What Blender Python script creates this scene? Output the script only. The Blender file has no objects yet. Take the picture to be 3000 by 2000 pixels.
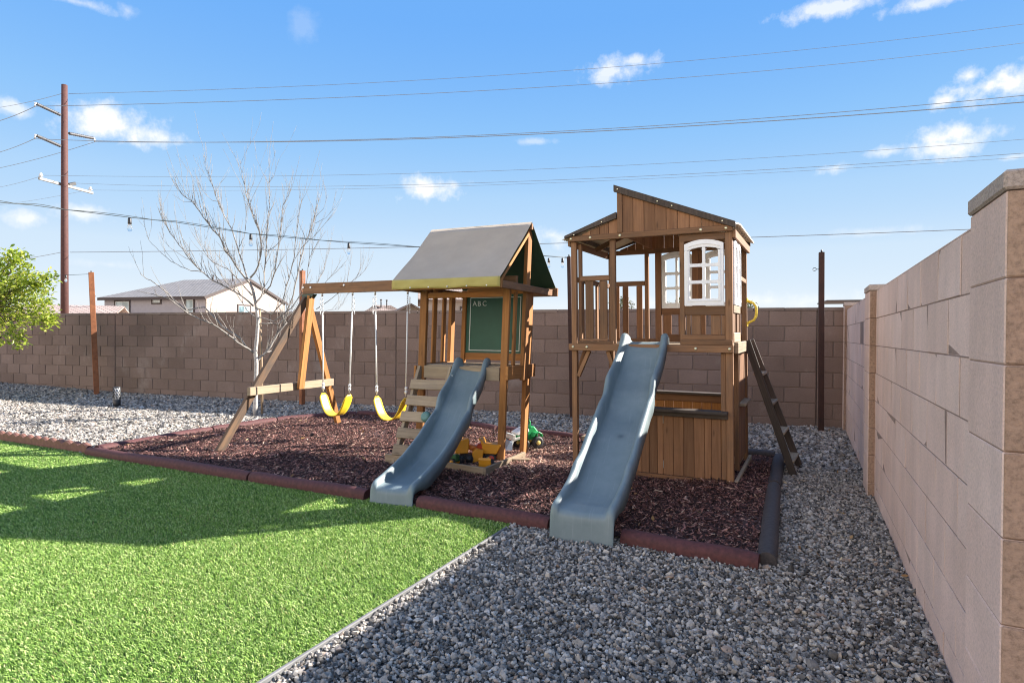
import bpy, bmesh, math, random
import numpy as np
from mathutils import Vector, Matrix

random.seed(7)
rng = np.random.default_rng(11)
S = bpy.context.scene
COL = S.collection

# ------------------------------------------------------------------ camera
FOC = 1765.0 / 3000.0 * 36.0
YAW, PITCH, ROLL = -0.32203819, 0.0105347602, 0.00612550359
EYE = Vector((0, 0, 1.24))
_R = Vector((math.cos(YAW), -math.sin(YAW), 0))
_F = Vector((math.sin(YAW), math.cos(YAW), 0))
_U = Vector((0, 0, 1))
CF = _F * math.cos(PITCH) - _U * math.sin(PITCH)
CU = _U * math.cos(PITCH) + _F * math.sin(PITCH)
CX = _R * math.cos(ROLL) + CU * math.sin(ROLL)
CD = _R * math.sin(ROLL) - CU * math.cos(ROLL)
cam_d = bpy.data.cameras.new("camera")
cam = bpy.data.objects.new("camera", cam_d)
COL.objects.link(cam)
cam_d.sensor_width = 36.0
cam_d.lens = FOC
cam_d.clip_start = 0.05
cam_d.clip_end = 2000
M = Matrix((CX, -CD, -CF)).transposed().to_4x4()
M.translation = EYE
cam.matrix_world = M
S.camera = cam

# ------------------------------------------------------------------ light
SUN = Vector((1.50, 1.17, 1.0))
SUN_EL = math.atan2(1.0, math.hypot(1.50, 1.17))
SUN_AZ = math.atan2(1.50, 1.17)
sun_d = bpy.data.lights.new("sun", 'SUN')
sun_d.energy = 5.0
sun_d.angle = math.radians(0.53)
sun_d.color = (1.0, 0.93, 0.84)
sun = bpy.data.objects.new("sun", sun_d)
COL.objects.link(sun)
sun.rotation_euler = SUN.to_track_quat('Z', 'Y').to_euler()
sun.location = (20, 16, 30)

S.view_settings.view_transform = 'Standard'
S.view_settings.look = 'None'
S.view_settings.exposure = 1.72
S.view_settings.gamma = 1.0
S.cycles.max_bounces = 8
S.cycles.diffuse_bounces = 5
S.cycles.transparent_max_bounces = 12
S.cycles.use_denoising = True
S.cycles.filter_width = 1.1
S.cycles.sample_clamp_indirect = 4.0

world = bpy.data.worlds.new("World")
S.world = world
world.use_nodes = True
wn, wl = world.node_tree.nodes, world.node_tree.links
wn.clear()


def wnode(t, **k):
    n = wn.new(t)
    for a, b in k.items():
        setattr(n, a, b)
    return n


sky = wnode('ShaderNodeTexSky')
sky.sky_type = 'NISHITA'
sky.sun_disc = False
sky.sun_elevation = SUN_EL
sky.sun_rotation = SUN_AZ
sky.altitude = 750
sky.air_density = 1.0
sky.dust_density = 0.0
sky.ozone_density = 1.6
tc = wnode('ShaderNodeTexCoord')
nz = wnode('ShaderNodeTexNoise')
nz.inputs['Scale'].default_value = 34
nz.inputs['Detail'].default_value = 10
nz.inputs['Roughness'].default_value = 0.62
wl.new(tc.outputs['Generated'], nz.inputs['Vector'])
nz2 = wnode('ShaderNodeTexNoise')
nz2.inputs['Scale'].default_value = 9
nz2.inputs['Detail'].default_value = 4
wl.new(tc.outputs['Generated'], nz2.inputs['Vector'])


def pix_dir(x, y):
    return (CF + CX * ((x - 1500) / 1765.0) + CD * ((y - 1000) / 1765.0)).normalized()


def vm(op, a, b):
    n = wnode('ShaderNodeVectorMath', operation=op)
    for i, s in enumerate((a, b)):
        if s is None:
            continue
        if isinstance(s, (tuple, Vector)):
            n.inputs[i].default_value = tuple(s)
        else:
            wl.new(s, n.inputs[i])
    return n


def mt(op, a, b, clamp=False):
    n = wnode('ShaderNodeMath', operation=op)
    n.use_clamp = clamp
    for i, s in enumerate((a, b)):
        if s is None:
            continue
        if isinstance(s, (int, float)):
            n.inputs[i].default_value = s
        else:
            wl.new(s, n.inputs[i])
    return n.outputs[0]


# clouds: direction (pixel), angular half sizes, opacity
CLOUDS = [(345, 375, 150, 46, .95), (300, 345, 70, 40, .9), (430, 395, 90, 30, .85), (40, 315, 60, 26, .7), (240, 622, 80, 26, .75),
          (75, 642, 46, 24, .75), (1258, 552, 70, 30, .95), (1800, 210, 75, 20, .75), (1855, 180, 70, 18, .7), (1765, 228, 40, 16, .7), (1620, 690, 60, 26, .7),
          (2930, 250, 135, 46, 1.0), (2840, 225, 50, 36, .9), (2765, 298, 42, 20, .95), (2800, 400, 95, 34, .95), (2760, 430, 90, 30, .9), (2595, 445, 50, 14, .6),
          (2445, 492, 44, 16, .8), (2450, 18, 130, 24, .75), (2700, 12, 90, 18, .7), (240, 10, 90, 14, .5), (375, 35, 26, 22, .4), (880, 75, 34, 34, .14),
          (1560, 415, 50, 8, .4), (2970, 460, 40, 10, .5), (2240, 880, 200, 24, .5), (1900, 890, 160, 18, .4), (320, 775, 90, 14, .3), (2560, 680, 120, 14, .3)]
dirv = tc.outputs['Generated']
fuzz = mt('SUBTRACT', nz.outputs[0], 0.5)
fuzz2 = mt('SUBTRACT', nz2.outputs[0], 0.5)
fz = mt('ADD', mt('MULTIPLY', fuzz, 2.6), mt('MULTIPLY', fuzz2, 1.0))
total = None
for (px, py, rx, ry, op) in CLOUDS:
    d = pix_dir(px, py)
    r = Vector((d.y, -d.x, 0)).normalized()
    u = r.cross(d).normalized()
    if u.z < 0:
        u = -u
    sub = vm('SUBTRACT', dirv, d).outputs[0]
    sc = 1.0 / 1765.0 * (1.0 / (1 + ((px - 1500) / 1765.0) ** 2))
    ax = mt('MULTIPLY', vm('DOT_PRODUCT', sub, r).outputs['Value'], 1.0 / (rx * sc * 1.35))
    ay = mt('MULTIPLY', vm('DOT_PRODUCT', sub, u).outputs['Value'], 1.0 / (ry * sc * 1.45))
    az = mt('MULTIPLY', vm('DOT_PRODUCT', sub, d).outputs['Value'], 6.0)
    cb = wnode('ShaderNodeCombineXYZ')
    for i, s in enumerate((ax, ay, az)):
        wl.new(s, cb.inputs[i])
    ln = vm('LENGTH', cb.outputs[0], None).outputs['Value']
    m = mt('MULTIPLY', mt('SUBTRACT', mt('ADD', fz, 1.04), ln), 1.15, True)
    m = mt('POWER', m, 1.3)
    m = mt('MULTIPLY', m, op)
    total = m if total is None else mt('MAXIMUM', total, m)
mixc = wnode('ShaderNodeMix', data_type='RGBA')
mixc.inputs[7].default_value = (3.75, 3.8, 3.9, 1)
wl.new(total, mixc.inputs[0])
sep = wnode('ShaderNodeSeparateColor')
wl.new(sky.outputs[0], sep.inputs[0])
qf = mt('DIVIDE', sep.outputs[0], sep.outputs[2])
rp = wnode('ShaderNodeValToRGB')
el = rp.color_ramp.elements
SKYC = [(.30, (.13, .385, .90)), (.335, (.170, .445, .95)), (.365, (.275, .56, .965)), (.41, (.44, .68, .97)), (.52, (.65, .81, .975)), (.92, (.83, .915, .985)), (1.25, (.90, .93, .95))]
while len(el) < len(SKYC):
    el.new(.5)
for e_, (q_, c_) in zip(el, SKYC):
    e_.position = (q_ - .28) / 1.0
    e_.color = (*c_, 1)
wl.new(mt('SUBTRACT', qf, .28), rp.inputs[0])
skc = vm('SCALE', rp.outputs[0], None)
skc.inputs['Scale'].default_value = 3.57
wl.new(skc.outputs[0], mixc.inputs[6])
# added fill light in the sky, overhead and behind the camera, outside the frame
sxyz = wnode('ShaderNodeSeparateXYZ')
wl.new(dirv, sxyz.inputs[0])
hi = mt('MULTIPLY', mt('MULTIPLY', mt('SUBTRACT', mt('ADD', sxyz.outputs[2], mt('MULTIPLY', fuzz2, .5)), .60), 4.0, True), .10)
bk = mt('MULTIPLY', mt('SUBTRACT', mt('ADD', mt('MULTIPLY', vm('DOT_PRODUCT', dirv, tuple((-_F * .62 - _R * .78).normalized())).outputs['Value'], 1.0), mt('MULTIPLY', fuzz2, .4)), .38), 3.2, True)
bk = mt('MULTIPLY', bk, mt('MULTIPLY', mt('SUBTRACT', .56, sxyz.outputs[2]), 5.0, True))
sky_fill = mt('MULTIPLY', mt('MAXIMUM', hi, bk), .9)
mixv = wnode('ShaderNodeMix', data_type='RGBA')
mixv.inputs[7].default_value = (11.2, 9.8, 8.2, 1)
wl.new(sky_fill, mixv.inputs[0])
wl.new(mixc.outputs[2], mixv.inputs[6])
bg = wnode('ShaderNodeBackground')
bg.inputs['Strength'].default_value = 0.086
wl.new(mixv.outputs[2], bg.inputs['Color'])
wo = wnode('ShaderNodeOutputWorld')
wl.new(bg.outputs[0], wo.inputs['Surface'])


# ------------------------------------------------------------------ pixel helpers (used to measure places in the yard)
def ray(x, y):
    return CF + CX * ((x - 1500) / 1765.0) + CD * ((y - 1000) / 1765.0)


def at_z(x, y, z=0.0):
    d = ray(x, y)
    return EYE + d * ((z - EYE.z) / d.z)


def at_y(x, y, Y):
    d = ray(x, y)
    return EYE + d * (Y / d.y)


def at_w(x, y, w):
    return EYE + ray(x, y) * w


# ------------------------------------------------------------------ materials
def new_mat(name):
    m = bpy.data.materials.new(name)
    m.use_nodes = True
    nt = m.node_tree
    return m, nt, nt.nodes['Principled BSDF']


def N(nt, t, ins=None, **k):
    n = nt.nodes.new(t)
    for a, b in k.items():
        setattr(n, a, b)
    for a, b in (ins or {}).items():
        if hasattr(b, 'is_output') or isinstance(b, bpy.types.NodeSocket):
            nt.links.new(b, n.inputs[a])
        else:
            n.inputs[a].default_value = b
    return n


def ramp(nt, fac, stops):
    r = nt.nodes.new('ShaderNodeValToRGB')
    el = r.color_ramp.elements
    while len(el) < len(stops):
        el.new(0.5)
    for e, (p, c) in zip(el, stops):
        e.position = p
        e.color = (*c, 1)
    nt.links.new(fac, r.inputs[0])
    return r


def mixrgb(nt, fac, a, b, mode='MIX'):
    n = nt.nodes.new('ShaderNodeMix')
    n.data_type = 'RGBA'
    n.blend_type = mode
    for i, s in ((0, fac), (6, a), (7, b)):
        if isinstance(s, bpy.types.NodeSocket):
            nt.links.new(s, n.inputs[i])
        elif isinstance(s, (int, float)):
            n.inputs[i].default_value = s
        else:
            n.inputs[i].default_value = (*s, 1)
    return n.outputs[2]


def bump(nt, p, h, strength=0.3, dist=0.01):
    b = nt.nodes.new('ShaderNodeBump')
    b.inputs['Strength'].default_value = strength
    b.inputs['Distance'].default_value = dist
    nt.links.new(h, b.inputs['Height'])
    nt.links.new(b.outputs[0], p.inputs['Normal'])


def plain(name, col, rough=0.5, metal=0.0, var=0.12, scale=14.0, bmp=0.0, coords='Object', spec=0.5):
    m, nt, p = new_mat(name)
    t = N(nt, 'ShaderNodeTexCoord')
    n = N(nt, 'ShaderNodeTexNoise', {'Vector': t.outputs[coords], 'Scale': scale, 'Detail': 6, 'Roughness': .6})
    c0 = tuple(max(0, x * (1 - var)) for x in col)
    c1 = tuple(min(1, x * (1 + var)) for x in col)
    r = ramp(nt, n.outputs[0], [(.3, c0), (.7, c1)])
    nt.links.new(r.outputs[0], p.inputs['Base Color'])
    p.inputs['Roughness'].default_value = rough
    p.inputs['Metallic'].default_value = metal
    p.inputs['Specular IOR Level'].default_value = spec
    if bmp:
        n2 = N(nt, 'ShaderNodeTexNoise', {'Vector': t.outputs[coords], 'Scale': scale * 5, 'Detail': 5})
        bump(nt, p, n2.outputs[0], bmp, 0.004)
    return m


def wood(name, dark, light, rough=0.72, stain=(.05, .035, .025), stain_amt=.5, bmp=.35):
    """grain runs along U (metres) of the UV map"""
    m, nt, p = new_mat(name)
    uv = N(nt, 'ShaderNodeUVMap')
    mp = N(nt, 'ShaderNodeMapping', {'Vector': uv.outputs[0], 'Scale': (2.2, 55, 1)})
    n1 = N(nt, 'ShaderNodeTexNoise', {'Vector': mp.outputs[0], 'Scale': 1.0, 'Detail': 8, 'Roughness': .65, 'Distortion': .6})
    mp2 = N(nt, 'ShaderNodeMapping', {'Vector': uv.outputs[0], 'Scale': (5, 12, 1)})
    n2 = N(nt, 'ShaderNodeTexNoise', {'Vector': mp2.outputs[0], 'Scale': 1.0, 'Detail': 5, 'Roughness': .6})
    a = N(nt, 'ShaderNodeAttribute', attribute_name='rnd')
    r = ramp(nt, n1.outputs[0], [(.28, dark), (.72, light)])
    st = ramp(nt, n2.outputs[0], [(.42, (0, 0, 0)), (.75, (1, 1, 1))])
    sm = N(nt, 'ShaderNodeMath', {0: st.outputs[0], 1: stain_amt}, operation='MULTIPLY')
    c = mixrgb(nt, sm.outputs[0], r.outputs[0], stain)
    # knots
    mp3 = N(nt, 'ShaderNodeMapping', {'Vector': uv.outputs[0], 'Scale': (3.2, 11, 1)})
    vo = N(nt, 'ShaderNodeTexVoronoi', {'Vector': mp3.outputs[0], 'Scale': 1.0, 'Randomness': 1.0})
    kn = ramp(nt, vo.outputs['Distance'], [(.04, (1, 1, 1)), (.13, (0, 0, 0))])
    kf = N(nt, 'ShaderNodeMath', {0: kn.outputs[0], 1: .7}, operation='MULTIPLY')
    c = mixrgb(nt, kf.outputs[0], c, tuple(x * .45 for x in dark))
    br = N(nt, 'ShaderNodeMapRange', {'Value': a.outputs['Fac'], 'To Min': .72, 'To Max': 1.28})
    hsv = N(nt, 'ShaderNodeHueSaturation', {'Color': c, 'Value': br.outputs[0]})
    nt.links.new(hsv.outputs[0], p.inputs['Base Color'])
    p.inputs['Roughness'].default_value = rough
    p.inputs['Specular IOR Level'].default_value = .3
    bump(nt, p, n1.outputs[0], bmp, .003)
    return m


W_TOWER = wood('weathered_brown_wood', (.150, .073, .035), (.285, .150, .074), stain=(.10, .073, .052), stain_amt=.5)
W_DARK = wood('dark_roof_wood', (.045, .034, .028), (.105, .078, .06), stain=(.03, .027, .025))
W_ORANGE = wood('orange_stained_wood', (.25, .10, .026), (.44, .20, .062), stain=(.13, .075, .035), stain_amt=.35)
W_PANEL = wood('plank_wood', (.18, .083, .038), (.31, .16, .08), stain=(.13, .07, .045), stain_amt=.35)
W_GREY = wood('grey_board_wood', (.22, .16, .10), (.40, .31, .21), stain=(.16, .13, .10), stain_amt=.5)
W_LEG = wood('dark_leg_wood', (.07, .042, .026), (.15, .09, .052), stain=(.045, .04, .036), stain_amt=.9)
W_STAKE = wood('stake_wood', (.22, .15, .09), (.38, .28, .19))


def block_mat(name, c0, c1, c2, bmp=.55, fine=160.0, streak=0.0, speck=1.0, efflo=0.0):
    m, nt, p = new_mat(name)
    t = N(nt, 'ShaderNodeTexCoord')
    a = N(nt, 'ShaderNodeAttribute', attribute_name='rnd')
    r = ramp(nt, a.outputs['Fac'], [(0, c0), (.5, c1), (1, c2)])
    n1 = N(nt, 'ShaderNodeTexNoise', {'Vector': t.outputs['Object'], 'Scale': fine, 'Detail': 4, 'Roughness': .7})
    sp = ramp(nt, n1.outputs[0], [(.3, (1 - .38 * speck,) * 3), (.52, (1, 1, 1)), (.75, (1 + .22 * speck, 1 + .2 * speck, 1 + .18 * speck))])
    c = mixrgb(nt, 1.0, r.outputs[0], sp.outputs[0], 'MULTIPLY')
    n2 = N(nt, 'ShaderNodeTexNoise', {'Vector': t.outputs['Object'], 'Scale': 1.3, 'Detail': 5, 'Roughness': .6})
    bl = ramp(nt, n2.outputs[0], [(.3, (.86, .84, .82)), (.7, (1.1, 1.08, 1.08))])
    c = mixrgb(nt, 1.0, c, bl.outputs[0], 'MULTIPLY')
    if streak:
        mp = N(nt, 'ShaderNodeMapping', {'Vector': t.outputs['Object'], 'Scale': (7, 7, .8)})
        n3 = N(nt, 'ShaderNodeTexNoise', {'Vector': mp.outputs[0], 'Scale': 1.0, 'Detail': 4})
        s3 = ramp(nt, n3.outputs[0], [(.35, (1, 1, 1)), (.75, (1 - streak, 1 - streak * .9, 1 - streak * .8))])
        c = mixrgb(nt, 1.0, c, s3.outputs[0], 'MULTIPLY')
    if efflo:
        mpe = N(nt, 'ShaderNodeMapping', {'Vector': t.outputs['Object'], 'Scale': (1.6, 1.6, .9)})
        ne = N(nt, 'ShaderNodeTexNoise', {'Vector': mpe.outputs[0], 'Scale': 1.0, 'Detail': 9, 'Roughness': .72})
        fe = ramp(nt, ne.outputs[0], [(.56, (0, 0, 0)), (.78, (efflo, efflo, efflo))])
        c = mixrgb(nt, fe.outputs[0], c, (.62, .57, .52))
        nd = N(nt, 'ShaderNodeTexNoise', {'Vector': t.outputs['Object'], 'Scale': 2.3, 'Detail': 8, 'Roughness': .75})
        fd = ramp(nt, nd.outputs[0], [(.60, (0, 0, 0)), (.80, (efflo, efflo, efflo))])
        c = mixrgb(nt, fd.outputs[0], c, tuple(x * .62 for x in c0))
    nt.links.new(c, p.inputs['Base Color'])
    p.inputs['Roughness'].default_value = .92
    p.inputs['Specular IOR Level'].default_value = .2
    n4 = N(nt, 'ShaderNodeTexNoise', {'Vector': t.outputs['Object'], 'Scale': fine * .7, 'Detail': 6, 'Roughness': .7})
    bump(nt, p, n4.outputs[0], bmp, .006)
    return m


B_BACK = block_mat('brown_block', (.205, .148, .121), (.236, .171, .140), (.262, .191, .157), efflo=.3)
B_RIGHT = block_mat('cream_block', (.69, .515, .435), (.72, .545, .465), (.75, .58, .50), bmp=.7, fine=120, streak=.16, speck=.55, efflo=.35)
B_SPLIT = block_mat('rough_brown_block', (.33, .225, .16), (.37, .25, .18), (.40, .28, .20), bmp=1.0, fine=70)
B_CAP = block_mat('cap_block', (.21, .16, .135), (.24, .185, .155), (.27, .21, .175), fine=130)
B_CAP_L = block_mat('pale_cap_block', (.40, .335, .29), (.44, .37, .32), (.47, .40, .35), fine=130, bmp=.8)
MORTAR = plain('mortar', (.20, .15, .12), .95, var=.2, scale=30)
MORTAR_D = plain('dark_mortar', (.25, .175, .14), .95, var=.2, scale=30)


def attr_mat(name, stops, rough=.7, spec=.4, fine=0, transl=0.0, bmp=0):
    m, nt, p = new_mat(name)
    a = N(nt, 'ShaderNodeAttribute', attribute_name='rnd')
    r = ramp(nt, a.outputs['Fac'], stops)
    c = r.outputs[0]
    if fine:
        t = N(nt, 'ShaderNodeTexCoord')
        n = N(nt, 'ShaderNodeTexNoise', {'Vector': t.outputs['Object'], 'Scale': fine, 'Detail': 3})
        f = ramp(nt, n.outputs[0], [(.3, (.78, .78, .78)), (.7, (1.18, 1.18, 1.18))])
        c = mixrgb(nt, 1.0, c, f.outputs[0], 'MULTIPLY')
        if bmp:
            bump(nt, p, n.outputs[0], bmp, .003)
    nt.links.new(c, p.inputs['Base Color'])
    p.inputs['Roughness'].default_value = rough
    p.inputs['Specular IOR Level'].default_value = spec
    if transl:
        tr = N(nt, 'ShaderNodeBsdfTranslucent', {'Color': c})
        mx = N(nt, 'ShaderNodeMixShader', {0: transl})
        nt.links.new(p.outputs[0], mx.inputs[1])
        nt.links.new(tr.outputs[0], mx.inputs[2])
        nt.links.new(mx.outputs[0], nt.nodes['Material Output'].inputs[0])
    return m


G_STONE = attr_mat('gravel_stone', [(0, (.062, .058, .053)), (.25, (.170, .158, .146)), (.5, (.285, .262, .236)), (.72, (.39, .355, .315)), (.88, (.52, .47, .40)), (.95, (.28, .20, .15)), (1, (.62, .60, .57))], .85, .2, fine=90)
G_MULCH = attr_mat('rubber_mulch', [(0, (.010, .006, .006)), (.3, (.050, .023, .021)), (.6, (.155, .070, .060)), (.85, (.32, .155, .13)), (.97, (.48, .30, .23)), (1, (.58, .44, .33))], .65, .22, fine=80)
G_GRASS = attr_mat('turf_blade', [(0, (.05, .115, .026)), (.3, (.155, .29, .06)), (.62, (.35, .52, .12)), (.85, (.62, .73, .33)), (1, (.44, .38, .18))], .55, .16, transl=.25)
LEAF = attr_mat('citrus_leaf', [(0, (.12, .20, .02)), (.4, (.27, .36, .035)), (.75, (.46, .51, .075)), (1, (.58, .56, .15))], .38, .5, transl=.45)
LEAF_D = attr_mat('desert_leaf', [(0, (.08, .10, .04)), (1, (.16, .17, .08))], .6, .3, transl=.2)
BARK = plain('pale_bark', (.40, .37, .34), .8, var=.35, scale=30, bmp=.4)
BARK_L = plain('grey_bark', (.25, .225, .20), .8, var=.45, scale=12, bmp=.3)
BARK_D = plain('brown_bark', (.10, .075, .055), .85, var=.3, scale=30, bmp=.4)


def slide_mat():
    m, nt, p = new_mat('blue_grey_plastic')
    t = N(nt, 'ShaderNodeTexCoord')
    n = N(nt, 'ShaderNodeTexNoise', {'Vector': t.outputs['Object'], 'Scale': 6, 'Detail': 7, 'Roughness': .7})
    r = ramp(nt, n.outputs[0], [(.3, (.128, .175, .190)), (.55, (.160, .208, .222)), (.8, (.200, .246, .258))])
    v = N(nt, 'ShaderNodeTexVoronoi', {'Vector': t.outputs['Object'], 'Scale': 3.3, 'Randomness': .8})
    k = ramp(nt, v.outputs['Distance'], [(.02, (.45, .5, .55)), (.10, (.9, .9, .9)), (.2, (1, 1, 1))])
    c = mixrgb(nt, 1.0, r.outputs[0], k.outputs[0], 'MULTIPLY')
    nt.links.new(c, p.inputs['Base Color'])
    mps = N(nt, 'ShaderNodeMapping', {'Vector': t.outputs['Object'], 'Scale': (75, 2.2, 2.2)})
    sc_ = N(nt, 'ShaderNodeTexNoise', {'Vector': mps.outputs[0], 'Scale': 1.0, 'Detail': 5, 'Roughness': .7})
    sf = ramp(nt, sc_.outputs[0], [(.58, (0, 0, 0)), (.76, (.30, .30, .30))])
    c = mixrgb(nt, sf.outputs[0], c, (.42, .46, .47))
    nt.links.new(c, p.inputs['Base Color'])
    rr = N(nt, 'ShaderNodeMapRange', {'Value': n.outputs[0], 'To Min': .38, 'To Max': .62})
    nt.links.new(rr.outputs[0], p.inputs['Roughness'])
    n2 = N(nt, 'ShaderNodeTexNoise', {'Vector': t.outputs['Object'], 'Scale': 260, 'Detail': 2})
    bump(nt, p, n2.outputs[0], .12, .002)
    return m


SLIDE = slide_mat()
WHITE = plain('white_plastic', (.80, .80, .80), .4, var=.04, scale=20)
CREAM_SHEET = plain('cream_roof_sheet', (.62, .54, .42), .5, var=.08, scale=8)
BRASS = plain('bolt_metal', (.72, .66, .45), .35, metal=.7, var=.1)
CHROME = plain('zinc_metal', (.6, .6, .6), .35, metal=.8, var=.1)
ROPE = plain('white_rope', (.74, .73, .70), .6, var=.1, scale=60)
YELLOW = plain('yellow_plastic', (.64, .27, .015), .4, var=.05)
YELLOW2 = plain('swing_yellow', (.84, .56, .03), .42, var=.04)
HANDLE = plain('handle_yellow', (.80, .58, .06), .4, var=.04)
CANVAS = plain('taupe_canvas', (.385, .325, .255), .85, var=.08, scale=3.5, bmp=.5)
CANVAS_Y = plain('yellow_canvas', (.43, .36, .11), .85, var=.08, scale=6, bmp=.3)
CANVAS_G = plain('green_canvas', (.012, .05, .032), .85, var=.1, scale=6)
CHALK = plain('green_chalkboard', (.022, .085, .058), .6, var=.22, scale=3)
CHALK_W = plain('white_line', (.62, .66, .62), .8, var=.1)
GUSSET = plain('green_metal', (.012, .045, .030), .4, var=.1)
BLACK = plain('black_plastic', (.02, .02, .022), .45, var=.2)
RUBBER = plain('black_tyre', (.025, .025, .027), .6, var=.2)
GREEN_T = plain('green_toy', (.03, .36, .11), .4, var=.05)
GREEN_D = plain('dark_green_toy', (.02, .10, .03), .4, var=.05)
RED_T = plain('red_toy', (.42, .05, .02), .4, var=.05)
ORANGE_T = plain('orange_toy', (.70, .20, .03), .4, var=.05)
GREY_T = plain('light_grey_toy', (.56, .56, .52), .45, var=.05)
BLUE_T = plain('blue_grey_toy', (.22, .28, .36), .45, var=.05)
PINK_T = plain('pink_toy', (.62, .35, .40), .45, var=.05)
TEAL = plain('teal_hold', (.10, .22, .20), .5, var=.1)
EDGE_RED = plain('red_rubber_edging', (.080, .023, .022), .75, var=.35, scale=40, bmp=.5)
EDGE_BLK = plain('black_rubber_edging', (.048, .040, .040), .7, var=.3, scale=40, bmp=.5)
SCALLOP = plain('red_brown_edging', (.17, .075, .055), .75, var=.25, scale=25, bmp=.3)
CURB = plain('grey_bender_board', (.145, .145, .145), .7, var=.2, scale=12)


def rust_mat(name, c0, c1):
    m, nt, p = new_mat(name)
    t = N(nt, 'ShaderNodeTexCoord')
    n = N(nt, 'ShaderNodeTexNoise', {'Vector': t.outputs['Object'], 'Scale': 9, 'Detail': 8, 'Roughness': .7})
    r = ramp(nt, n.outputs[0], [(.3, c0), (.7, c1)])
    nt.links.new(r.outputs[0], p.inputs['Base Color'])
    p.inputs['Roughness'].default_value = .8
    bump(nt, p, n.outputs[0], .3, .003)
    return m


RUST_SHADE = rust_mat('shade_toned_rusty_steel', (.026, .011, .008), (.06, .022, .013))  # darkened rust: the corner post's shade is put into the colour
RUST = rust_mat('rusty_steel', (.16, .055, .022), (.36, .13, .05))
POLE_RUST = rust_mat('pole_rust', (.06, .023, .020), (.105, .042, .035))
BULB, _nt, _p = new_mat('clear_bulb_glass')
_p.inputs['Base Color'].default_value = (.95, .95, .95, 1)
_p.inputs['Transmission Weight'].default_value = 1.0
_p.inputs['IOR'].default_value = 1.08
_p.inputs['Roughness'].default_value = .08
_n = N(_nt, 'ShaderNodeTexNoise', {'Scale': 9.0})
_nt.links.new(N(_nt, 'ShaderNodeMapRange', {'Value': _n.outputs[0], 'To Min': .04, 'To Max': .12}).outputs[0], _p.inputs['Roughness'])
CABLE = plain('black_cable', (.02, .03, .03), .6)
WIRE = plain('power_wire', (.20, .225, .25), .6, var=.1)
STUCCO = plain('grey_stucco', (.34, .31, .32), .95, var=.06, scale=3, bmp=.3)
STUCCO_L = plain('cream_stucco', (.36, .30, .26), .95, var=.05, scale=3, bmp=.3)
TRIM = plain('dark_brown_trim', (.055, .038, .035), .7)
GLASS_H, _nt, _p = new_mat('window_glass')
_n = N(_nt, 'ShaderNodeTexNoise', {'Scale': 1.2})
_nt.links.new(ramp(_nt, _n.outputs[0], [(.4, (.10, .16, .18)), (.6, (.30, .40, .44))]).outputs[0], _p.inputs['Base Color'])
_p.inputs['Roughness'].default_value = .12
_p.inputs['Specular IOR Level'].default_value = .8
SASH = plain('white_sash', (.7, .7, .68), .5)


def tile_mat(name, a, b):
    m, nt, p = new_mat(name)
    uv = N(nt, 'ShaderNodeUVMap')
    br = N(nt, 'ShaderNodeTexBrick', {'Vector': uv.outputs[0], 'Color1': (*a, 1), 'Color2': (*b, 1), 'Mortar': (*[x * .4 for x in a], 1), 'Scale': 1.0,
                                      'Mortar Size': .045, 'Mortar Smooth': .3, 'Brick Width': .42, 'Row Height': .36})
    nt.links.new(br.outputs['Color'], p.inputs['Base Color'])
    p.inputs['Roughness'].default_value = .85
    bump(nt, p, br.outputs['Fac'], -.6, .05)
    return m


TILE_G = tile_mat('grey_roof_tile', (.25, .235, .23), (.31, .29, .285))
TILE_P = tile_mat('pink_roof_tile', (.36, .27, .235), (.46, .35, .31))
TILE_T = tile_mat('tan_roof_tile', (.33, .25, .21), (.42, .33, .28))
TILE_B = tile_mat('blue_grey_roof_tile', (.30, .31, .33), (.37, .38, .40))


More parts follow.
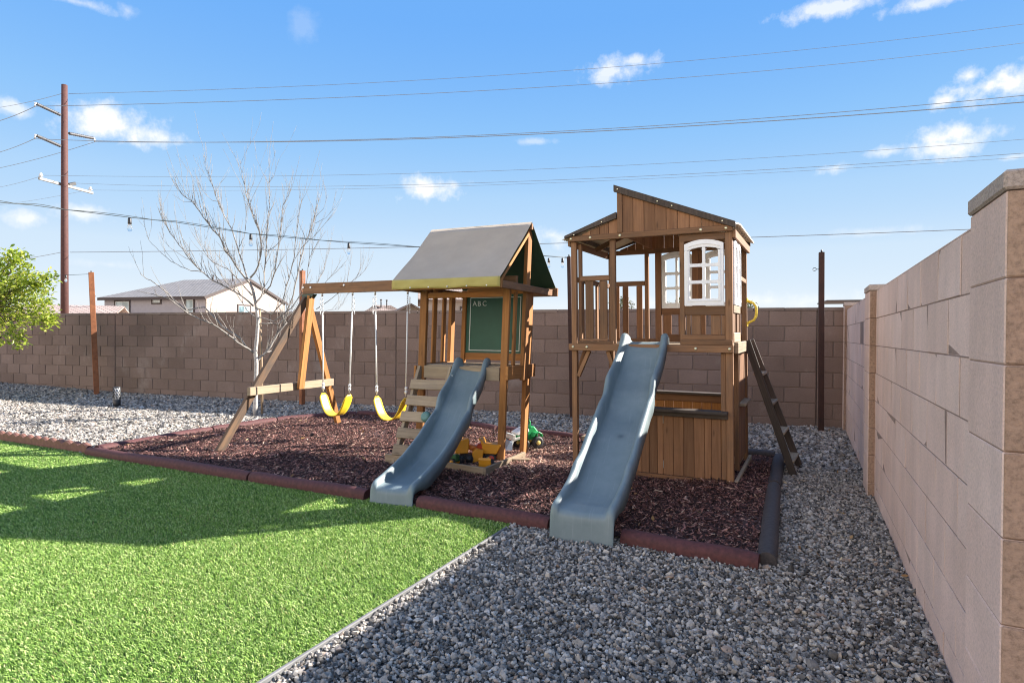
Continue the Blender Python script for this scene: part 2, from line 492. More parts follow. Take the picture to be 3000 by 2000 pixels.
# ------------------------------------------------------------------ mesh builder
class MB:
    def __init__(self):
        self.v, self.f, self.uv, self.rn, self.sm = [], [], [], [], []

    def face(self, idx, uv, rn, smooth=False):
        self.f.append(tuple(idx))
        self.uv.append(uv)
        self.rn.append(rn)
        self.sm.append(smooth)

    def hexa(self, c, dims, rn=None):
        """c: 8 corners in order (x0y0z0,x1y0z0,x1y1z0,x0y1z0, then z1), dims: metric extents"""
        if rn is None:
            rn = random.random()
        b = len(self.v)
        self.v += [Vector(x) for x in c]
        L = max(range(3), key=lambda i: dims[i])
        ou, ov = random.uniform(0, 40), random.uniform(0, 40)
        bits = [(0, 0, 0), (1, 0, 0), (1, 1, 0), (0, 1, 0), (0, 0, 1), (1, 0, 1), (1, 1, 1), (0, 1, 1)]
        for q, ax in (((0, 3, 2, 1), 2), ((4, 5, 6, 7), 2), ((0, 1, 5, 4), 1), ((2, 3, 7, 6), 1), ((1, 2, 6, 5), 0), ((3, 0, 4, 7), 0)):
            o = [i for i in range(3) if i != ax]
            if L in o:
                ua = L
                va = [i for i in o if i != L][0]
            else:
                ua, va = o
            uv = [(ou + bits[k][ua] * dims[ua], ov + ax * .37 + bits[k][va] * dims[va]) for k in q]
            self.face([b + k for k in q], uv, rn)
        return self

    def box(self, fn, u0, u1, v0, v1, z0, z1, rn=None):
        c = [fn(*p) for p in ((u0, v0, z0), (u1, v0, z0), (u1, v1, z0), (u0, v1, z0), (u0, v0, z1), (u1, v0, z1), (u1, v1, z1), (u0, v1, z1))]
        return self.hexa(c, (u1 - u0, v1 - v0, z1 - z0), rn)

    def bar(self, p0, p1, w, h, side=(0, 0, 1), rn=None):
        """oriented box from p0 to p1; w along side x dir, h along 'side' hint"""
        p0, p1 = Vector(p0), Vector(p1)
        d = (p1 - p0)
        Ln = d.length
        d.normalize()
        t = Vector(side)
        s = d.cross(t)
        s.normalize()
        t = s.cross(d)
        s *= w / 2
        t *= h / 2
        c = [p0 - s - t, p0 + s - t, p0 + s + t, p0 - s + t, p1 - s - t, p1 + s - t, p1 + s + t, p1 - s + t]
        return self.hexa(c, (w, h, Ln), rn)

    def tube(self, pts, rad, n=8, cap=True, rn=None, smooth=True):
        pts = [Vector(p) for p in pts]
        if not hasattr(rad, '__len__'):
            rad = [rad] * len(pts)
        if rn is None:
            rn = random.random()
        b = len(self.v)
        prev = None
        acc = 0
        for i, p in enumerate(pts):
            d = (pts[min(i + 1, len(pts) - 1)] - pts[max(i - 1, 0)])
            if d.length < 1e-9:
                d = Vector((0, 0, 1))
            d.normalize()
            if prev is None:
                a = d.orthogonal().normalized()
            else:
                a = prev - d * prev.dot(d)
                if a.length < 1e-6:
                    a = d.orthogonal()
                a.normalize()
            prev = a
            c = d.cross(a)
            for k in range(n):
                th = 2 * math.pi * k / n
                self.v.append(p + (a * math.cos(th) + c * math.sin(th)) * rad[i])
        for i in range(len(pts) - 1):
            ln = (pts[i + 1] - pts[i]).length
            for k in range(n):
                k2 = (k + 1) % n
                self.face([b + i * n + k, b + i * n + k2, b + (i + 1) * n + k2, b + (i + 1) * n + k],
                          [(acc, k * .02), (acc, k * .02 + .02), (acc + ln, k * .02 + .02), (acc + ln, k * .02)], rn, smooth)
            acc += ln
        if cap:
            self.face([b + k for k in reversed(range(n))], [(0, 0)] * n, rn)
            e = b + (len(pts) - 1) * n
            self.face([e + k for k in range(n)], [(0, 0)] * n, rn)
        return self

    def lathe(self, c, axis, prof, n=24, rn=None, smooth=True):
        """prof: list of (distance along axis, radius)"""
        c = Vector(c)
        ax = Vector(axis).normalized()
        a = ax.orthogonal().normalized()
        d = ax.cross(a)
        if rn is None:
            rn = random.random()
        b = len(self.v)
        for (h, r) in prof:
            for k in range(n):
                th = 2 * math.pi * k / n
                self.v.append(c + ax * h + (a * math.cos(th) + d * math.sin(th)) * r)
        for i in range(len(prof) - 1):
            for k in range(n):
                k2 = (k + 1) % n
                self.face([b + i * n + k, b + i * n + k2, b + (i + 1) * n + k2, b + (i + 1) * n + k], [(0, 0), (.01, 0), (.01, .01), (0, .01)], rn, smooth)
        self.face([b + k for k in reversed(range(n))], [(0, 0)] * n, rn)
        e = b + (len(prof) - 1) * n
        self.face([e + k for k in range(n)], [(0, 0)] * n, rn)
        return self

    def prism(self, poly, fn, v0, v1, rn=None):
        """poly: (u,z) points counter-clockwise seen from -v; extruded v0..v1 via fn(u,v,z)"""
        if rn is None:
            rn = random.random()
        b = len(self.v)
        n = len(poly)
        o = random.uniform(0, 30)
        self.v += [Vector(fn(u, v0, z)) for u, z in poly] + [Vector(fn(u, v1, z)) for u, z in poly]
        self.face([b + k for k in range(n)], [(z + o, u) for u, z in poly], rn)
        self.face([b + n + k for k in reversed(range(n))], [(poly[k][1] + o, poly[k][0]) for k in reversed(range(n))], rn)
        for k in range(n):
            k2 = (k + 1) % n
            du = math.hypot(poly[k2][0] - poly[k][0], poly[k2][1] - poly[k][1])
            self.face([b + k2, b + k, b + n + k, b + n + k2], [(du + o, 0), (o, 0), (o, abs(v1 - v0)), (du + o, abs(v1 - v0))], rn)
        return self

    def grid(self, P, uvs=None, rn=.5, smooth=True, flip=False):
        b = len(self.v)
        nr, nc = len(P), len(P[0])
        for row in P:
            self.v += [Vector(p) for p in row]
        for i in range(nr - 1):
            for j in range(nc - 1):
                q = [b + i * nc + j, b + i * nc + j + 1, b + (i + 1) * nc + j + 1, b + (i + 1) * nc + j]
                uv = [(0, 0), (.1, 0), (.1, .1), (0, .1)] if uvs is None else [uvs[i][j], uvs[i][j + 1], uvs[i + 1][j + 1], uvs[i + 1][j]]
                if flip:
                    q.reverse()
                    uv.reverse()
                self.face(q, uv, rn, smooth)
        return self

    def build(self, name, mat, parent=None, base=None, bevel=0.0, solid=0.0, fixn=True):
        me = bpy.data.meshes.new(name)
        if base is None:
            base = parent['_base'] if parent is not None and '_base' in parent else (0, 0, 0)
        base = Vector(base)
        me.from_pydata([tuple(v - base) for v in self.v], [], self.f)
        uvl = me.uv_layers.new(name='UVMap')
        flat = [c for uv in self.uv for p in uv for c in p]
        uvl.data.foreach_set('uv', flat)
        at = me.attributes.new('rnd', 'FLOAT', 'FACE')
        at.data.foreach_set('value', self.rn)
        me.polygons.foreach_set('use_smooth', self.sm)
        if fixn:
            bm = bmesh.new()
            bm.from_mesh(me)
            bmesh.ops.recalc_face_normals(bm, faces=bm.faces)
            bm.to_mesh(me)
            bm.free()
        me.materials.append(mat)
        me.update()
        o = bpy.data.objects.new(name, me)
        COL.objects.link(o)
        if parent is None:
            o.location = base
        else:
            o.parent = parent
        if solid:
            md = o.modifiers.new('solid', 'SOLIDIFY')
            md.thickness = solid
            md.offset = 0
        if bevel:
            md = o.modifiers.new('bevel', 'BEVEL')
            md.width = bevel
            md.segments = 1
            md.limit_method = 'ANGLE'
            md.angle_limit = math.radians(50)
        return o


ROOTS = []


def thing(name, label, cat, loc=(0, 0, 0), group=None):
    o = bpy.data.objects.new(name, None)
    o.empty_display_size = .1
    COL.objects.link(o)
    o.location = loc
    o['label'] = label
    o['category'] = cat
    o['_base'] = tuple(loc)
    if group:
        o['group'] = group
    ROOTS.append(o)
    return o


def tag(o, label, cat, group=None, kind=None):
    o['label'] = label
    o['category'] = cat
    if group:
        o['group'] = group
    if kind:
        o['kind'] = kind
    return o


def np_mesh(name, verts, loops, lstart, ltot, rnd, mat, label, cat, kind='stuff', smooth=False):
    me = bpy.data.meshes.new(name)
    me.vertices.add(len(verts))
    me.vertices.foreach_set('co', verts.astype(np.float32).ravel())
    me.loops.add(len(loops))
    me.loops.foreach_set('vertex_index', loops.astype(np.int32))
    me.polygons.add(len(lstart))
    me.polygons.foreach_set('loop_start', lstart.astype(np.int32))
    me.polygons.foreach_set('loop_total', ltot.astype(np.int32))
    me.polygons.foreach_set('use_smooth', np.full(len(lstart), smooth))
    at = me.attributes.new('rnd', 'FLOAT', 'FACE')
    at.data.foreach_set('value', rnd.astype(np.float32))
    me.update(calc_edges=True)
    me.validate()
    me.materials.append(mat)
    o = bpy.data.objects.new(name, me)
    COL.objects.link(o)
    tag(o, label, cat, kind=kind)
    return o


I3 = lambda x, y, z: Vector((x, y, z))


# ------------------------------------------------------------------ the ground
YW = 9.15864


def XR(y):
    return .4916 + .13215 * y


def gh(x, y):
    """height of the yard's gravel"""
    t = np.clip((-10.5 - x) / 5.0, 0, 1)
    return .10 * t * t * (3 - 2 * t)


def sheet(name, poly, z, mat, kind='structure', label=None, cat='ground'):
    me = bpy.data.meshes.new(name)
    me.from_pydata([(x, y, z) for x, y in poly], [], [tuple(range(len(poly)))])
    me.materials.append(mat)
    o = bpy.data.objects.new(name, me)
    COL.objects.link(o)
    o['kind'] = kind
    o['label'] = label
    o['category'] = cat
    return o


DIRT = plain('tan_dirt', (.30, .235, .18), .95, var=.25, scale=.6)


def gravel_base_mat():
    m, nt, p = new_mat('gravel_bed')
    t = N(nt, 'ShaderNodeTexCoord')
    v = N(nt, 'ShaderNodeTexVoronoi', {'Vector': t.outputs['Object'], 'Scale': 34})
    r = ramp(nt, v.outputs['Color'], [(.1, (.14, .14, .15)), (.45, (.28, .28, .29)), (.8, (.42, .41, .39)), (1, (.56, .54, .5))])
    d = ramp(nt, v.outputs['Distance'], [(.25, (1, 1, 1)), (.75, (.25, .25, .25))])
    c = mixrgb(nt, 1.0, r.outputs[0], d.outputs[0], 'MULTIPLY')
    nt.links.new(c, p.inputs['Base Color'])
    p.inputs['Roughness'].default_value = .85
    bump(nt, p, d.outputs[0], .9, .02)
    return m


sheet('ground', [(-400, -400), (400, -400), (400, 400), (-400, 400)], -.06, DIRT, label='bare tan desert dirt beyond the yard walls', cat='ground')
# gravel sheet with the slight rise to the far left
mb = MB()
xs = np.linspace(-22, 2.2, 60)
ys = np.linspace(-3, YW - .02, 26)
mb.grid([[(x, y, float(gh(x, y)) - .006) for x in xs] for y in ys if True], smooth=True)
G_BASE = gravel_base_mat()
o = mb.build('gravel_bed', G_BASE, fixn=False)
o['kind'] = 'structure'
o['label'] = 'flat gravel bed covering the yard inside the block walls'
o['category'] = 'gravel'

LAWN = [(-1.232, 3.665), (-1.74, -.2), (-1.9, -3), (-11, -3), (-11, 4.95), (-7.67, 4.64), (-5.99, 4.43), (-3.652, 4.06), (-1.275, 3.80)]
BED = [(-5.95, 4.42), (-3.65, 4.07), (-1.275, 3.80), (.255, 3.49), (.64, 6.6), (-.2, 6.75), (-1.5, 6.95), (-2.6, 7.2), (-3.1, 7.42), (-4.27, 8.0), (-5.05, 7.85), (-5.6, 7.36), (-5.8, 6.75), (-5.92, 5.9), (-5.9, 4.95)]
sheet('lawn_base', LAWN, .004, plain('turf_backing', (.035, .075, .02), .95, var=.4, scale=60), label='dark backing under the artificial lawn', cat='lawn')
sheet('mulch_base', BED, .03, plain('mulch_bed', (.06, .03, .027), .9, var=.6, scale=70, bmp=.8), label='dark red mulch bed under the play sets', cat='mulch')


def inside(poly, x, y):
    res = np.zeros(len(x), bool)
    n = len(poly)
    for i in range(n):
        x0, y0 = poly[i]
        x1, y1 = poly[(i + 1) % n]
        c = ((y0 > y) != (y1 > y)) & (x < (x1 - x0) * (y - y0) / (y1 - y0 + 1e-12) + x0)
        res ^= c
    return res


def in_view(x, y, z, mx=420, my=420):
    P = np.stack([x, y, z - EYE.z], 1)
    w = P @ np.array(CF)
    w_ = np.maximum(w, 1e-3)
    px = 1500 + 1765 * (P @ np.array(CX)) / w_
    py = 1000 + 1765 * (P @ np.array(CD)) / w_
    return (w > .4) & (px > -mx) & (px < 3000 + mx) & (py < 2000 + my), w


def rot_mats(n, tilt):
    yaw = rng.uniform(0, 2 * np.pi, n)
    a = rng.normal(0, tilt, n)
    b = rng.normal(0, tilt, n)
    cz, sz = np.cos(yaw), np.sin(yaw)
    ca, sa = np.cos(a), np.sin(a)
    cb, sb = np.cos(b), np.sin(b)
    Rz = np.zeros((n, 3, 3)); Rz[:, 0, 0] = cz; Rz[:, 0, 1] = -sz; Rz[:, 1, 0] = sz; Rz[:, 1, 1] = cz; Rz[:, 2, 2] = 1
    Rx = np.zeros((n, 3, 3)); Rx[:, 0, 0] = 1; Rx[:, 1, 1] = ca; Rx[:, 1, 2] = -sa; Rx[:, 2, 1] = sa; Rx[:, 2, 2] = ca
    Ry = np.zeros((n, 3, 3)); Ry[:, 1, 1] = 1; Ry[:, 0, 0] = cb; Ry[:, 0, 2] = sb; Ry[:, 2, 0] = -sb; Ry[:, 2, 2] = cb
    return Rz @ Rx @ Ry


_t = (1 + 5 ** .5) / 2
ICO_V = np.array([(-1, _t, 0), (1, _t, 0), (-1, -_t, 0), (1, -_t, 0), (0, -1, _t), (0, 1, _t), (0, -1, -_t), (0, 1, -_t), (_t, 0, -1), (_t, 0, 1), (-_t, 0, -1), (-_t, 0, 1)], float)
ICO_V /= np.linalg.norm(ICO_V[0])
ICO_F = np.array([(0, 11, 5), (0, 5, 1), (0, 1, 7), (0, 7, 10), (0, 10, 11), (1, 5, 9), (5, 11, 4), (11, 10, 2), (10, 7, 6), (7, 1, 8), (3, 9, 4), (3, 4, 2), (3, 2, 6), (3, 6, 8), (3, 8, 9), (4, 9, 5), (2, 4, 11), (6, 2, 10), (8, 6, 7), (9, 8, 1)])
OCT_V = np.array([(1, 0, 0), (-1, 0, 0), (0, 1, 0), (0, -1, 0), (0, 0, 1), (0, 0, -1)], float)
OCT_F = np.array([(0, 2, 4), (2, 1, 4), (1, 3, 4), (3, 0, 4), (2, 0, 5), (1, 2, 5), (3, 1, 5), (0, 3, 5)])


def scatter_mesh(name, V, F, x, y, z, scale, tilt, jit, mat, label, cat, rn=None):
    n = len(x)
    R = rot_mats(n, tilt)
    k = len(V)
    P = np.repeat(V[None], n, 0) * (1 + rng.normal(0, jit, (n, k, 1)))
    P = P * scale[:, None, :]
    P = np.einsum('nij,nkj->nki', R, P)
    P += np.stack([x, y, z], 1)[:, None, :]
    verts = P.reshape(-1, 3)
    loops = (F[None] + (np.arange(n) * k)[:, None, None]).reshape(-1)
    nf = n * len(F)
    m = F.shape[1]
    if rn is None:
        rn = rng.random(n)
    return np_mesh(name, verts, loops, np.arange(nf) * m, np.full(nf, m), np.repeat(rn, len(F)), mat, label, cat)


def rand_in(x0, x1, y0, y1, dens):
    n = int((x1 - x0) * (y1 - y0) * dens)
    return rng.uniform(x0, x1, n), rng.uniform(y0, y1, n)


def gravel_ok(x, y):
    return (~inside(LAWN, x, y)) & (~inside(BED, x, y)) & (x < XR(y) - .005) & (y < YW - .02)


# near stones
x, y = rand_in(-2.3, 1.75, .9, 6.2, 8600)
ok = gravel_ok(x, y)
v, w = in_view(x, y, np.zeros_like(x))
ok &= v
x, y, w = x[ok], y[ok], w[ok]
s = rng.lognormal(math.log(.0079), .34, len(x))
sc = np.stack([s * rng.uniform(.9, 1.45, len(x)), s * rng.uniform(.75, 1.05, len(x)), s * rng.uniform(.5, .85, len(x))], 1)
scatter_mesh('gravel', ICO_V, ICO_F, x, y, rng.uniform(-.006, .018, len(x)), sc, .65, .2, G_STONE, 'shaded blue grey gravel between the lawn and the cream wall', 'gravel')
# far stones
x, y = rand_in(-16.5, 1.75, 4.3, YW, 1250)
ok = gravel_ok(x, y) & ~((y < 6.2) & (x > -2.3))
v, w = in_view(x, y, np.zeros_like(x), 200, 200)
ok &= v
x, y, w = x[ok], y[ok], w[ok]
s = rng.lognormal(math.log(.0195), .25, len(x)) * (1 + .012 * w)
sc = np.stack([s * rng.uniform(.9, 1.4, len(x)), s * rng.uniform(.8, 1.1, len(x)), s * rng.uniform(.5, .8, len(x))], 1)
scatter_mesh('gravel', OCT_V, OCT_F, x, y, gh(x, y) + rng.uniform(0, .012, len(x)), sc, .5, .2, G_STONE, 'gravel strip along the brown back wall, sunlit behind the scalloped edging', 'gravel')

# mulch chips
CH_V = np.array([(-1, -.6, -.5), (1, -.35, -.5), (.9, .5, -.4), (-.85, .7, -.5), (-.8, -.5, .5), (.95, -.4, .35), (.8, .35, .5), (-1, .5, .4)], float)
CH_F = np.array([(0, 3, 2, 1), (4, 5, 6, 7), (0, 1, 5, 4), (1, 2, 6, 5), (2, 3, 7, 6), (3, 0, 4, 7)])
x, y = rand_in(-6.1, .7, 3.4, 8.1, 8000)
ok = inside(BED, x, y)
x, y = x[ok], y[ok]
L = rng.lognormal(math.log(.0094), .42, len(x))
sc = np.stack([L, L * rng.uniform(.28, .5, len(x)), L * rng.uniform(.14, .3, len(x))], 1)
bumps = .012 * np.sin(x * 3.1 + 1) * np.sin(y * 2.7) + .008 * np.sin(x * 7.3 + y * 5.1)
mrn = rng.random(len(x)) ** 1.25
tan_oval = np.exp(-(((x + 2.0) / .85) ** 2 + ((y - 5.62) / .62) ** 2) ** 2) * .85  # chips inside this oval are mostly pale tan
mrn = np.where(rng.random(len(x)) < tan_oval, rng.uniform(.86, 1.0, len(x)), mrn)
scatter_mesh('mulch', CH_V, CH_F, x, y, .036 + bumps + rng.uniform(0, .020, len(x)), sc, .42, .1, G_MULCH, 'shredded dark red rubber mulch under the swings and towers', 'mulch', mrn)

# a few fallen leaves
n_ = 150
x = np.concatenate([rng.uniform(-6, .6, 90), rng.uniform(.3, 1.5, 60)])
y = np.concatenate([rng.uniform(3.9, 7.6, 90), rng.uniform(3.4, 9.0, 60)])
LF_V = np.array([(-1, 0, 0), (-.2, .55, .15), (.6, .4, .05), (1, 0, .2), (.5, -.42, .1), (-.3, -.5, 0)], float)
LF_F = np.array([(0, 1, 4, 5), (1, 2, 3, 4)])
ls_ = rng.uniform(.012, .026, n_)
ok = (inside(BED, x, y) | gravel_ok(x, y))
sc = np.stack([ls_, ls_ * .8, ls_], 1)
scatter_mesh('fallen_leaves', LF_V, LF_F, x[ok], y[ok], np.full(ok.sum(), .062) - .03 * (~inside(BED, x[ok], y[ok])), sc[ok], .5, .1, attr_mat('dry_leaf', [(0, (.16, .08, .03)), (.5, (.34, .20, .09)), (1, (.55, .42, .25))], .8, .2), 'scattered dry tan leaves on the mulch and gravel', 'leaves')

# artificial turf blades
x, y = rand_in(-9.6, -1.15, .9, 4.95, 40000)
ok = inside(LAWN, x, y)
x, y = x[ok], y[ok]
v, w = in_view(x, y, np.zeros_like(x), 250, 500)
keep = v & (rng.random(len(x)) < np.clip((2.6 / np.maximum(w, .8)) ** 1.25, .10, 1))
x, y, w = x[keep], y[keep], w[keep]
n = len(x)
fac = np.clip(w / 2.6, 1, 3.0) ** .75
h = rng.uniform(.010, .021, n) * (1 + .1 * (fac - 1))
wd = rng.uniform(.0014, .0024, n) * fac
yaw = rng.uniform(0, 2 * np.pi, n)
lean = rng.uniform(.15, 1.15, n)
# the pile leans a little one way, in broad patches
pat = .6 * np.sin(x * 1.9 + .7) * np.cos(y * 2.3) + .4 * np.sin(x * 4.1 - y * 3.3)
ld = yaw + np.pi / 2 + rng.normal(0, .5, n)
lx, ly = np.cos(ld) * lean + .25 * pat, np.sin(ld) * lean - .35
wx, wy = np.cos(yaw) * wd, np.sin(yaw) * wd
V = np.zeros((n, 5, 3))
V[:, 0] = np.stack([x - wx, y - wy, np.zeros(n)], 1)
V[:, 1] = np.stack([x + wx, y + wy, np.zeros(n)], 1)
mx, my = x + lx * h * .35, y + ly * h * .35
V[:, 2] = np.stack([mx + wx * .85, my + wy * .85, h * .6], 1)
V[:, 3] = np.stack([mx - wx * .85, my - wy * .85, h * .6], 1)
V[:, 4] = np.stack([x + lx * h, y + ly * h, h * .92], 1)
V[:, :, 2] += .004
b5 = np.arange(n) * 5
loops = np.stack([b5, b5 + 1, b5 + 2, b5 + 3, b5 + 3, b5 + 2, b5 + 4], 1).reshape(-1)
ls = np.stack([np.arange(n) * 7, np.arange(n) * 7 + 4], 1).reshape(-1)
lt = np.tile([4, 3], n)
rn = np.clip(rng.beta(1.5, 1.6, n) * .94 + .05 * pat + .02, 0, .97)
rn[rng.random(n) < .015] = 1.0
np_mesh('lawn', V.reshape(-1, 3), loops, ls, lt, np.repeat(rn, 2), G_GRASS, 'bright green artificial turf lawn', 'lawn')


# ------------------------------------------------------------------ block walls
CRS = .21200
CAPB = 1.5990
TOPZ = 1.6445


def block_face(mb, P, nrm, s0, s1, z0, z1, dep=.010, ch=.006, jig=.0022, gv=.0055, g=.0055):
    """one block's face: P(s,z) on the face plane, nrm outward"""
    s0 += gv; s1 -= gv; z0 += g * .8; z1 -= g * .8
    j = [random.uniform(-jig, jig) for _ in range(4)]
    a = [P(s0, z0), P(s1, z0), P(s1, z1), P(s0, z1)]
    b = [P(s0 + ch, z0 + ch), P(s1 - ch, z0 + ch), P(s1 - ch, z1 - ch), P(s0 + ch, z1 - ch)]
    base = len(mb.v)
    mb.v += [p - nrm * dep for p in a] + [p - nrm * (ch * .55) for p in a] + [p + nrm * jj for p, jj in zip(b, j)]
    rn = random.random()
    u4 = [(0, 0), (.1, 0), (.1, .1), (0, .1)]
    mb.face([base + 8, base + 9, base + 10, base + 11], u4, rn)
    for k in range(4):
        k2 = (k + 1) % 4
        mb.face([base + 4 + k, base + 4 + k2, base + 8 + k2, base + 8 + k], u4, rn)
        mb.face([base + k, base + k2, base + 4 + k2, base + 4 + k], u4, rn)


# back wall
bw = thing('block_wall', 'long brown concrete block wall across the back of the yard', 'wall', (-5, YW + .08, 0))
mb = MB()
nrm = Vector((0, -1, 0))
U0 = -11.652
HB = .2032
CTRL = (-32, 0, 32, 64)
for r in range(8):
    js = [u for u in range(-40, 67) if (u % 2 == (1 if r % 2 == 0 else 0))]
    js = sorted(set([u for u in js if u < 66] + list(CTRL) + [-40, 66]))
    for a, b in zip(js[:-1], js[1:]):
        block_face(mb, lambda s, z: Vector((s, YW, z)), nrm, U0 + a * HB + (.003 if a in CTRL else 0), U0 + b * HB - (.003 if b in CTRL else 0), CAPB - (r + 1) * CRS, CAPB - r * CRS, dep=.012, ch=.007, gv=.0075, g=.0045)
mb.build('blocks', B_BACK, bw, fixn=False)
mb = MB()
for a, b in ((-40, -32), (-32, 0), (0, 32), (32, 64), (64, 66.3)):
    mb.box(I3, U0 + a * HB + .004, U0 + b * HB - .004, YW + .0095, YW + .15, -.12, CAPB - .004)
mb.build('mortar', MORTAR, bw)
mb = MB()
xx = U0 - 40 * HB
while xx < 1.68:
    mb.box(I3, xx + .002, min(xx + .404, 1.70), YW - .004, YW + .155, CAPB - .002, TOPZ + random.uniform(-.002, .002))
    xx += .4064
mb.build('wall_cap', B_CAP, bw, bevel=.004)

# right wall
an = math.hypot(1, .13215)
ADIR = Vector((.13215, 1, 0)) / an
NOUT = Vector((-1, .13215, 0)) / an
WB = Vector((.4916, 0, 0))


def WR(s, n, z):
    return WB + ADIR * s + NOUT * n + Vector((0, 0, z))


rw = thing('block_wall', 'cream concrete block wall with brown faced pilasters along the side of the yard', 'wall', tuple(WR(5, -.08, 0)))
mb = MB()
mm = MB()
SEC = ((2.116 * an - .02, 5.30 * an), (5.68 * an, 8.96 * an))
for (a, b) in SEC:
    for r in range(8):
        ph = 2.501 * an + (0 if r % 2 == 0 else .205)
        k0 = math.floor((a - ph) / .4128) - 1
        js = [ph + .4128 * k for k in range(k0, k0 + 14)]
        js = [a] + [j for j in js if a + .02 < j < b - .02] + [b]
        for p, q in zip(js[:-1], js[1:]):
            block_face(mb, lambda s, z: WR(s, 0, z), NOUT, p, q, CAPB - (r + 1) * CRS, CAPB - r * CRS, dep=.0022, ch=.0010, gv=.0062, g=.0036)
    mm.box(WR, a, b, -.15, -.0016, -.12, CAPB - .001)
    # plain top course surface
    mb.box(WR, a + .001, b - .001, -.149, -.0013, CAPB - .0005, CAPB + .004, rn=.5)
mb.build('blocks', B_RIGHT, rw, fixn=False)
mm.build('mortar', MORTAR_D, rw)


def pilaster(s0, s1, n1, top, zl, front=True):
    pm, sm, gm = MB(), MB(), MB()
    for i in range(len(zl) - 1):
        z0, z1 = zl[i], zl[i + 1]
        pm.box(WR, s0 + .004, s1, -.20, n1, z0 + .0016, z1 - .0016)
        sm.box(WR, s0 - .002, s0 + .006, -.20, n1 - .003, z0 + .0025, z1 - .0025)
    gm.box(WR, s0 + .010, s1 - .004, -.192, n1 - .003, zl[0], zl[-1])
    p = pm.build('pilaster', B_RIGHT, rw, bevel=.003)
    for mbx, nm, mt_, bv in ((sm, 'split_face', B_SPLIT, .003), (gm, 'pilaster_mortar', MORTAR_D, 0)):
        q = mbx.build(nm, mt_, p, base=rw['_base'], bevel=bv)
    cm = MB()
    cm.box(WR, s0 - .007, s1 + .006, -.207, n1 + .007, top - .048, top)
    cm.build('pilaster_cap', B_CAP_L, p, base=rw['_base'], bevel=.006)


ZL = [CAPB - i * CRS for i in range(8, -1, -1)]
pilaster(5.29 * an, 5.69 * an, .045, 1.648, ZL)
pilaster(1.763 * an, 2.116 * an, .052, 1.648, ZL)
pilaster(8.93 * an, 9.155 * an, .03, 1.70, [z for z in ZL] + [1.652])
mb = MB()
q0 = WR(1.80 * an, -.20, 0)
mb.box(lambda x, y, z: q0 + NOUT * -x + ADIR * y + Vector((0, 0, z)), 0, 2.4, 0, .15, -.1, CAPB)
mb.build('wall_return', B_RIGHT, rw)

# ------------------------------------------------------------------ lawn edge, log edging, scalloped edging
cb = MB()
cb.bar((-1.232, 3.60, .002), (-1.76, -.25, .002), .016, .05)
o = cb.build('bender_board', CURB, base=(-1.5, 1.7, 0), bevel=.003)
tag(o, 'thin light grey edging strip between the lawn and the gravel', 'edging')


def log(name, p0, p1, mat, label, w=.105, h=.088, group='rubber edging logs round the mulch', z=0.0, curve=0.0):
    p0, p1 = Vector((*p0, 0)), Vector((*p1, 0))
    d = (p1 - p0)
    L = d.length
    d.normalize()
    s = Vector((d.y, -d.x, 0))
    prof = [(-w / 2, -.03), (-w / 2, h * .45)] + [(-math.cos(t) * w / 2, h * .45 + math.sin(t) * h * .55) for t in np.linspace(.2, math.pi - .2, 9)] + [(w / 2, h * .45), (w / 2, -.03)]
    mb = MB()
    P = []
    n = 14
    for i in range(n + 1):
        t = i / n
        e = 1.0
        if i in (0, n):
            e = .93
        off = math.sin(t * math.pi) * curve
        P.append([p0 + d * (L * t) + s * (q[0] * e + off) + Vector((0, 0, z + (q[1] if q[1] < 0 else q[1] * e) + .003 * math.sin(t * 9 + L))) for q in prof])
    mb.grid(P, smooth=True)
    b = len(mb.v)
    for row, rev in ((P[0], True), (P[-1], False)):
        k = len(mb.v)
        mb.v += [Vector(p) for p in row]
        idx = list(range(k, k + len(row)))
        mb.face(idx[::-1] if rev else idx, [(0, 0)] * len(row), .5)
    o = mb.build(name, mat, base=(p0 + p1) / 2)
    tag(o, label, 'edging', group)
    return o


log('garden_edging', (-5.97, 4.42), (-3.67, 4.095), EDGE_RED, 'shadowed red rubber edging log from the corner by the scalloped edging')
log('garden_edging', (-3.645, 4.09), (-2.44, 3.925), EDGE_RED, 'red rubber edging log running up to the swing set slide along the lawn')
log('garden_edging', (-1.985, 3.885), (-.975, 3.72), EDGE_RED, 'red rubber edging log between the feet of the two slides')
log('garden_edging', (-.50, 3.62), (.245, 3.46), EDGE_RED, 'dark red rubber edging log at the gravel, right beside the playhouse slide foot')
log('garden_edging', (.285, 3.49), (.475, 5.25), EDGE_BLK, 'nearest black rubber edging log on the playhouse side of the mulch')
log('garden_edging', (.478, 5.27), (.64, 6.55), EDGE_BLK, 'black rubber edging log beside the foot of the playhouse ladder')
log('garden_edging', (.60, 6.61), (-.45, 6.80), EDGE_BLK, 'black rubber edging log behind the playhouse')
log('garden_edging', (-5.98, 4.50), (-5.91, 5.9), EDGE_RED, 'sunlit red rubber edging log beside the foot of the swing frame')
log('garden_edging', (-5.905, 5.92), (-5.73, 6.85), EDGE_RED, 'sunlit red rubber edging log in front of the bare tree')
log('garden_edging', (-5.715, 6.87), (-5.10, 7.86), EDGE_RED, 'red rubber edging log behind the swing frame, half in shade', curve=-.06)
log('garden_edging', (-5.07, 7.88), (-3.75, 7.80), EDGE_RED, 'shaded red rubber edging log behind the yellow swings', curve=-.10)
log('garden_edging', (-3.73, 7.79), (-2.62, 7.24), EDGE_RED, 'red rubber edging log behind the climbing ramp')
log('garden_edging', (-2.59, 7.22), (-1.55, 6.98), EDGE_RED, 'red rubber edging log behind the toy tractor')
log('garden_edging', (-1.52, 6.97), (-.48, 6.81), EDGE_RED, 'red rubber edging log between the toy tractor and the back of the playhouse')

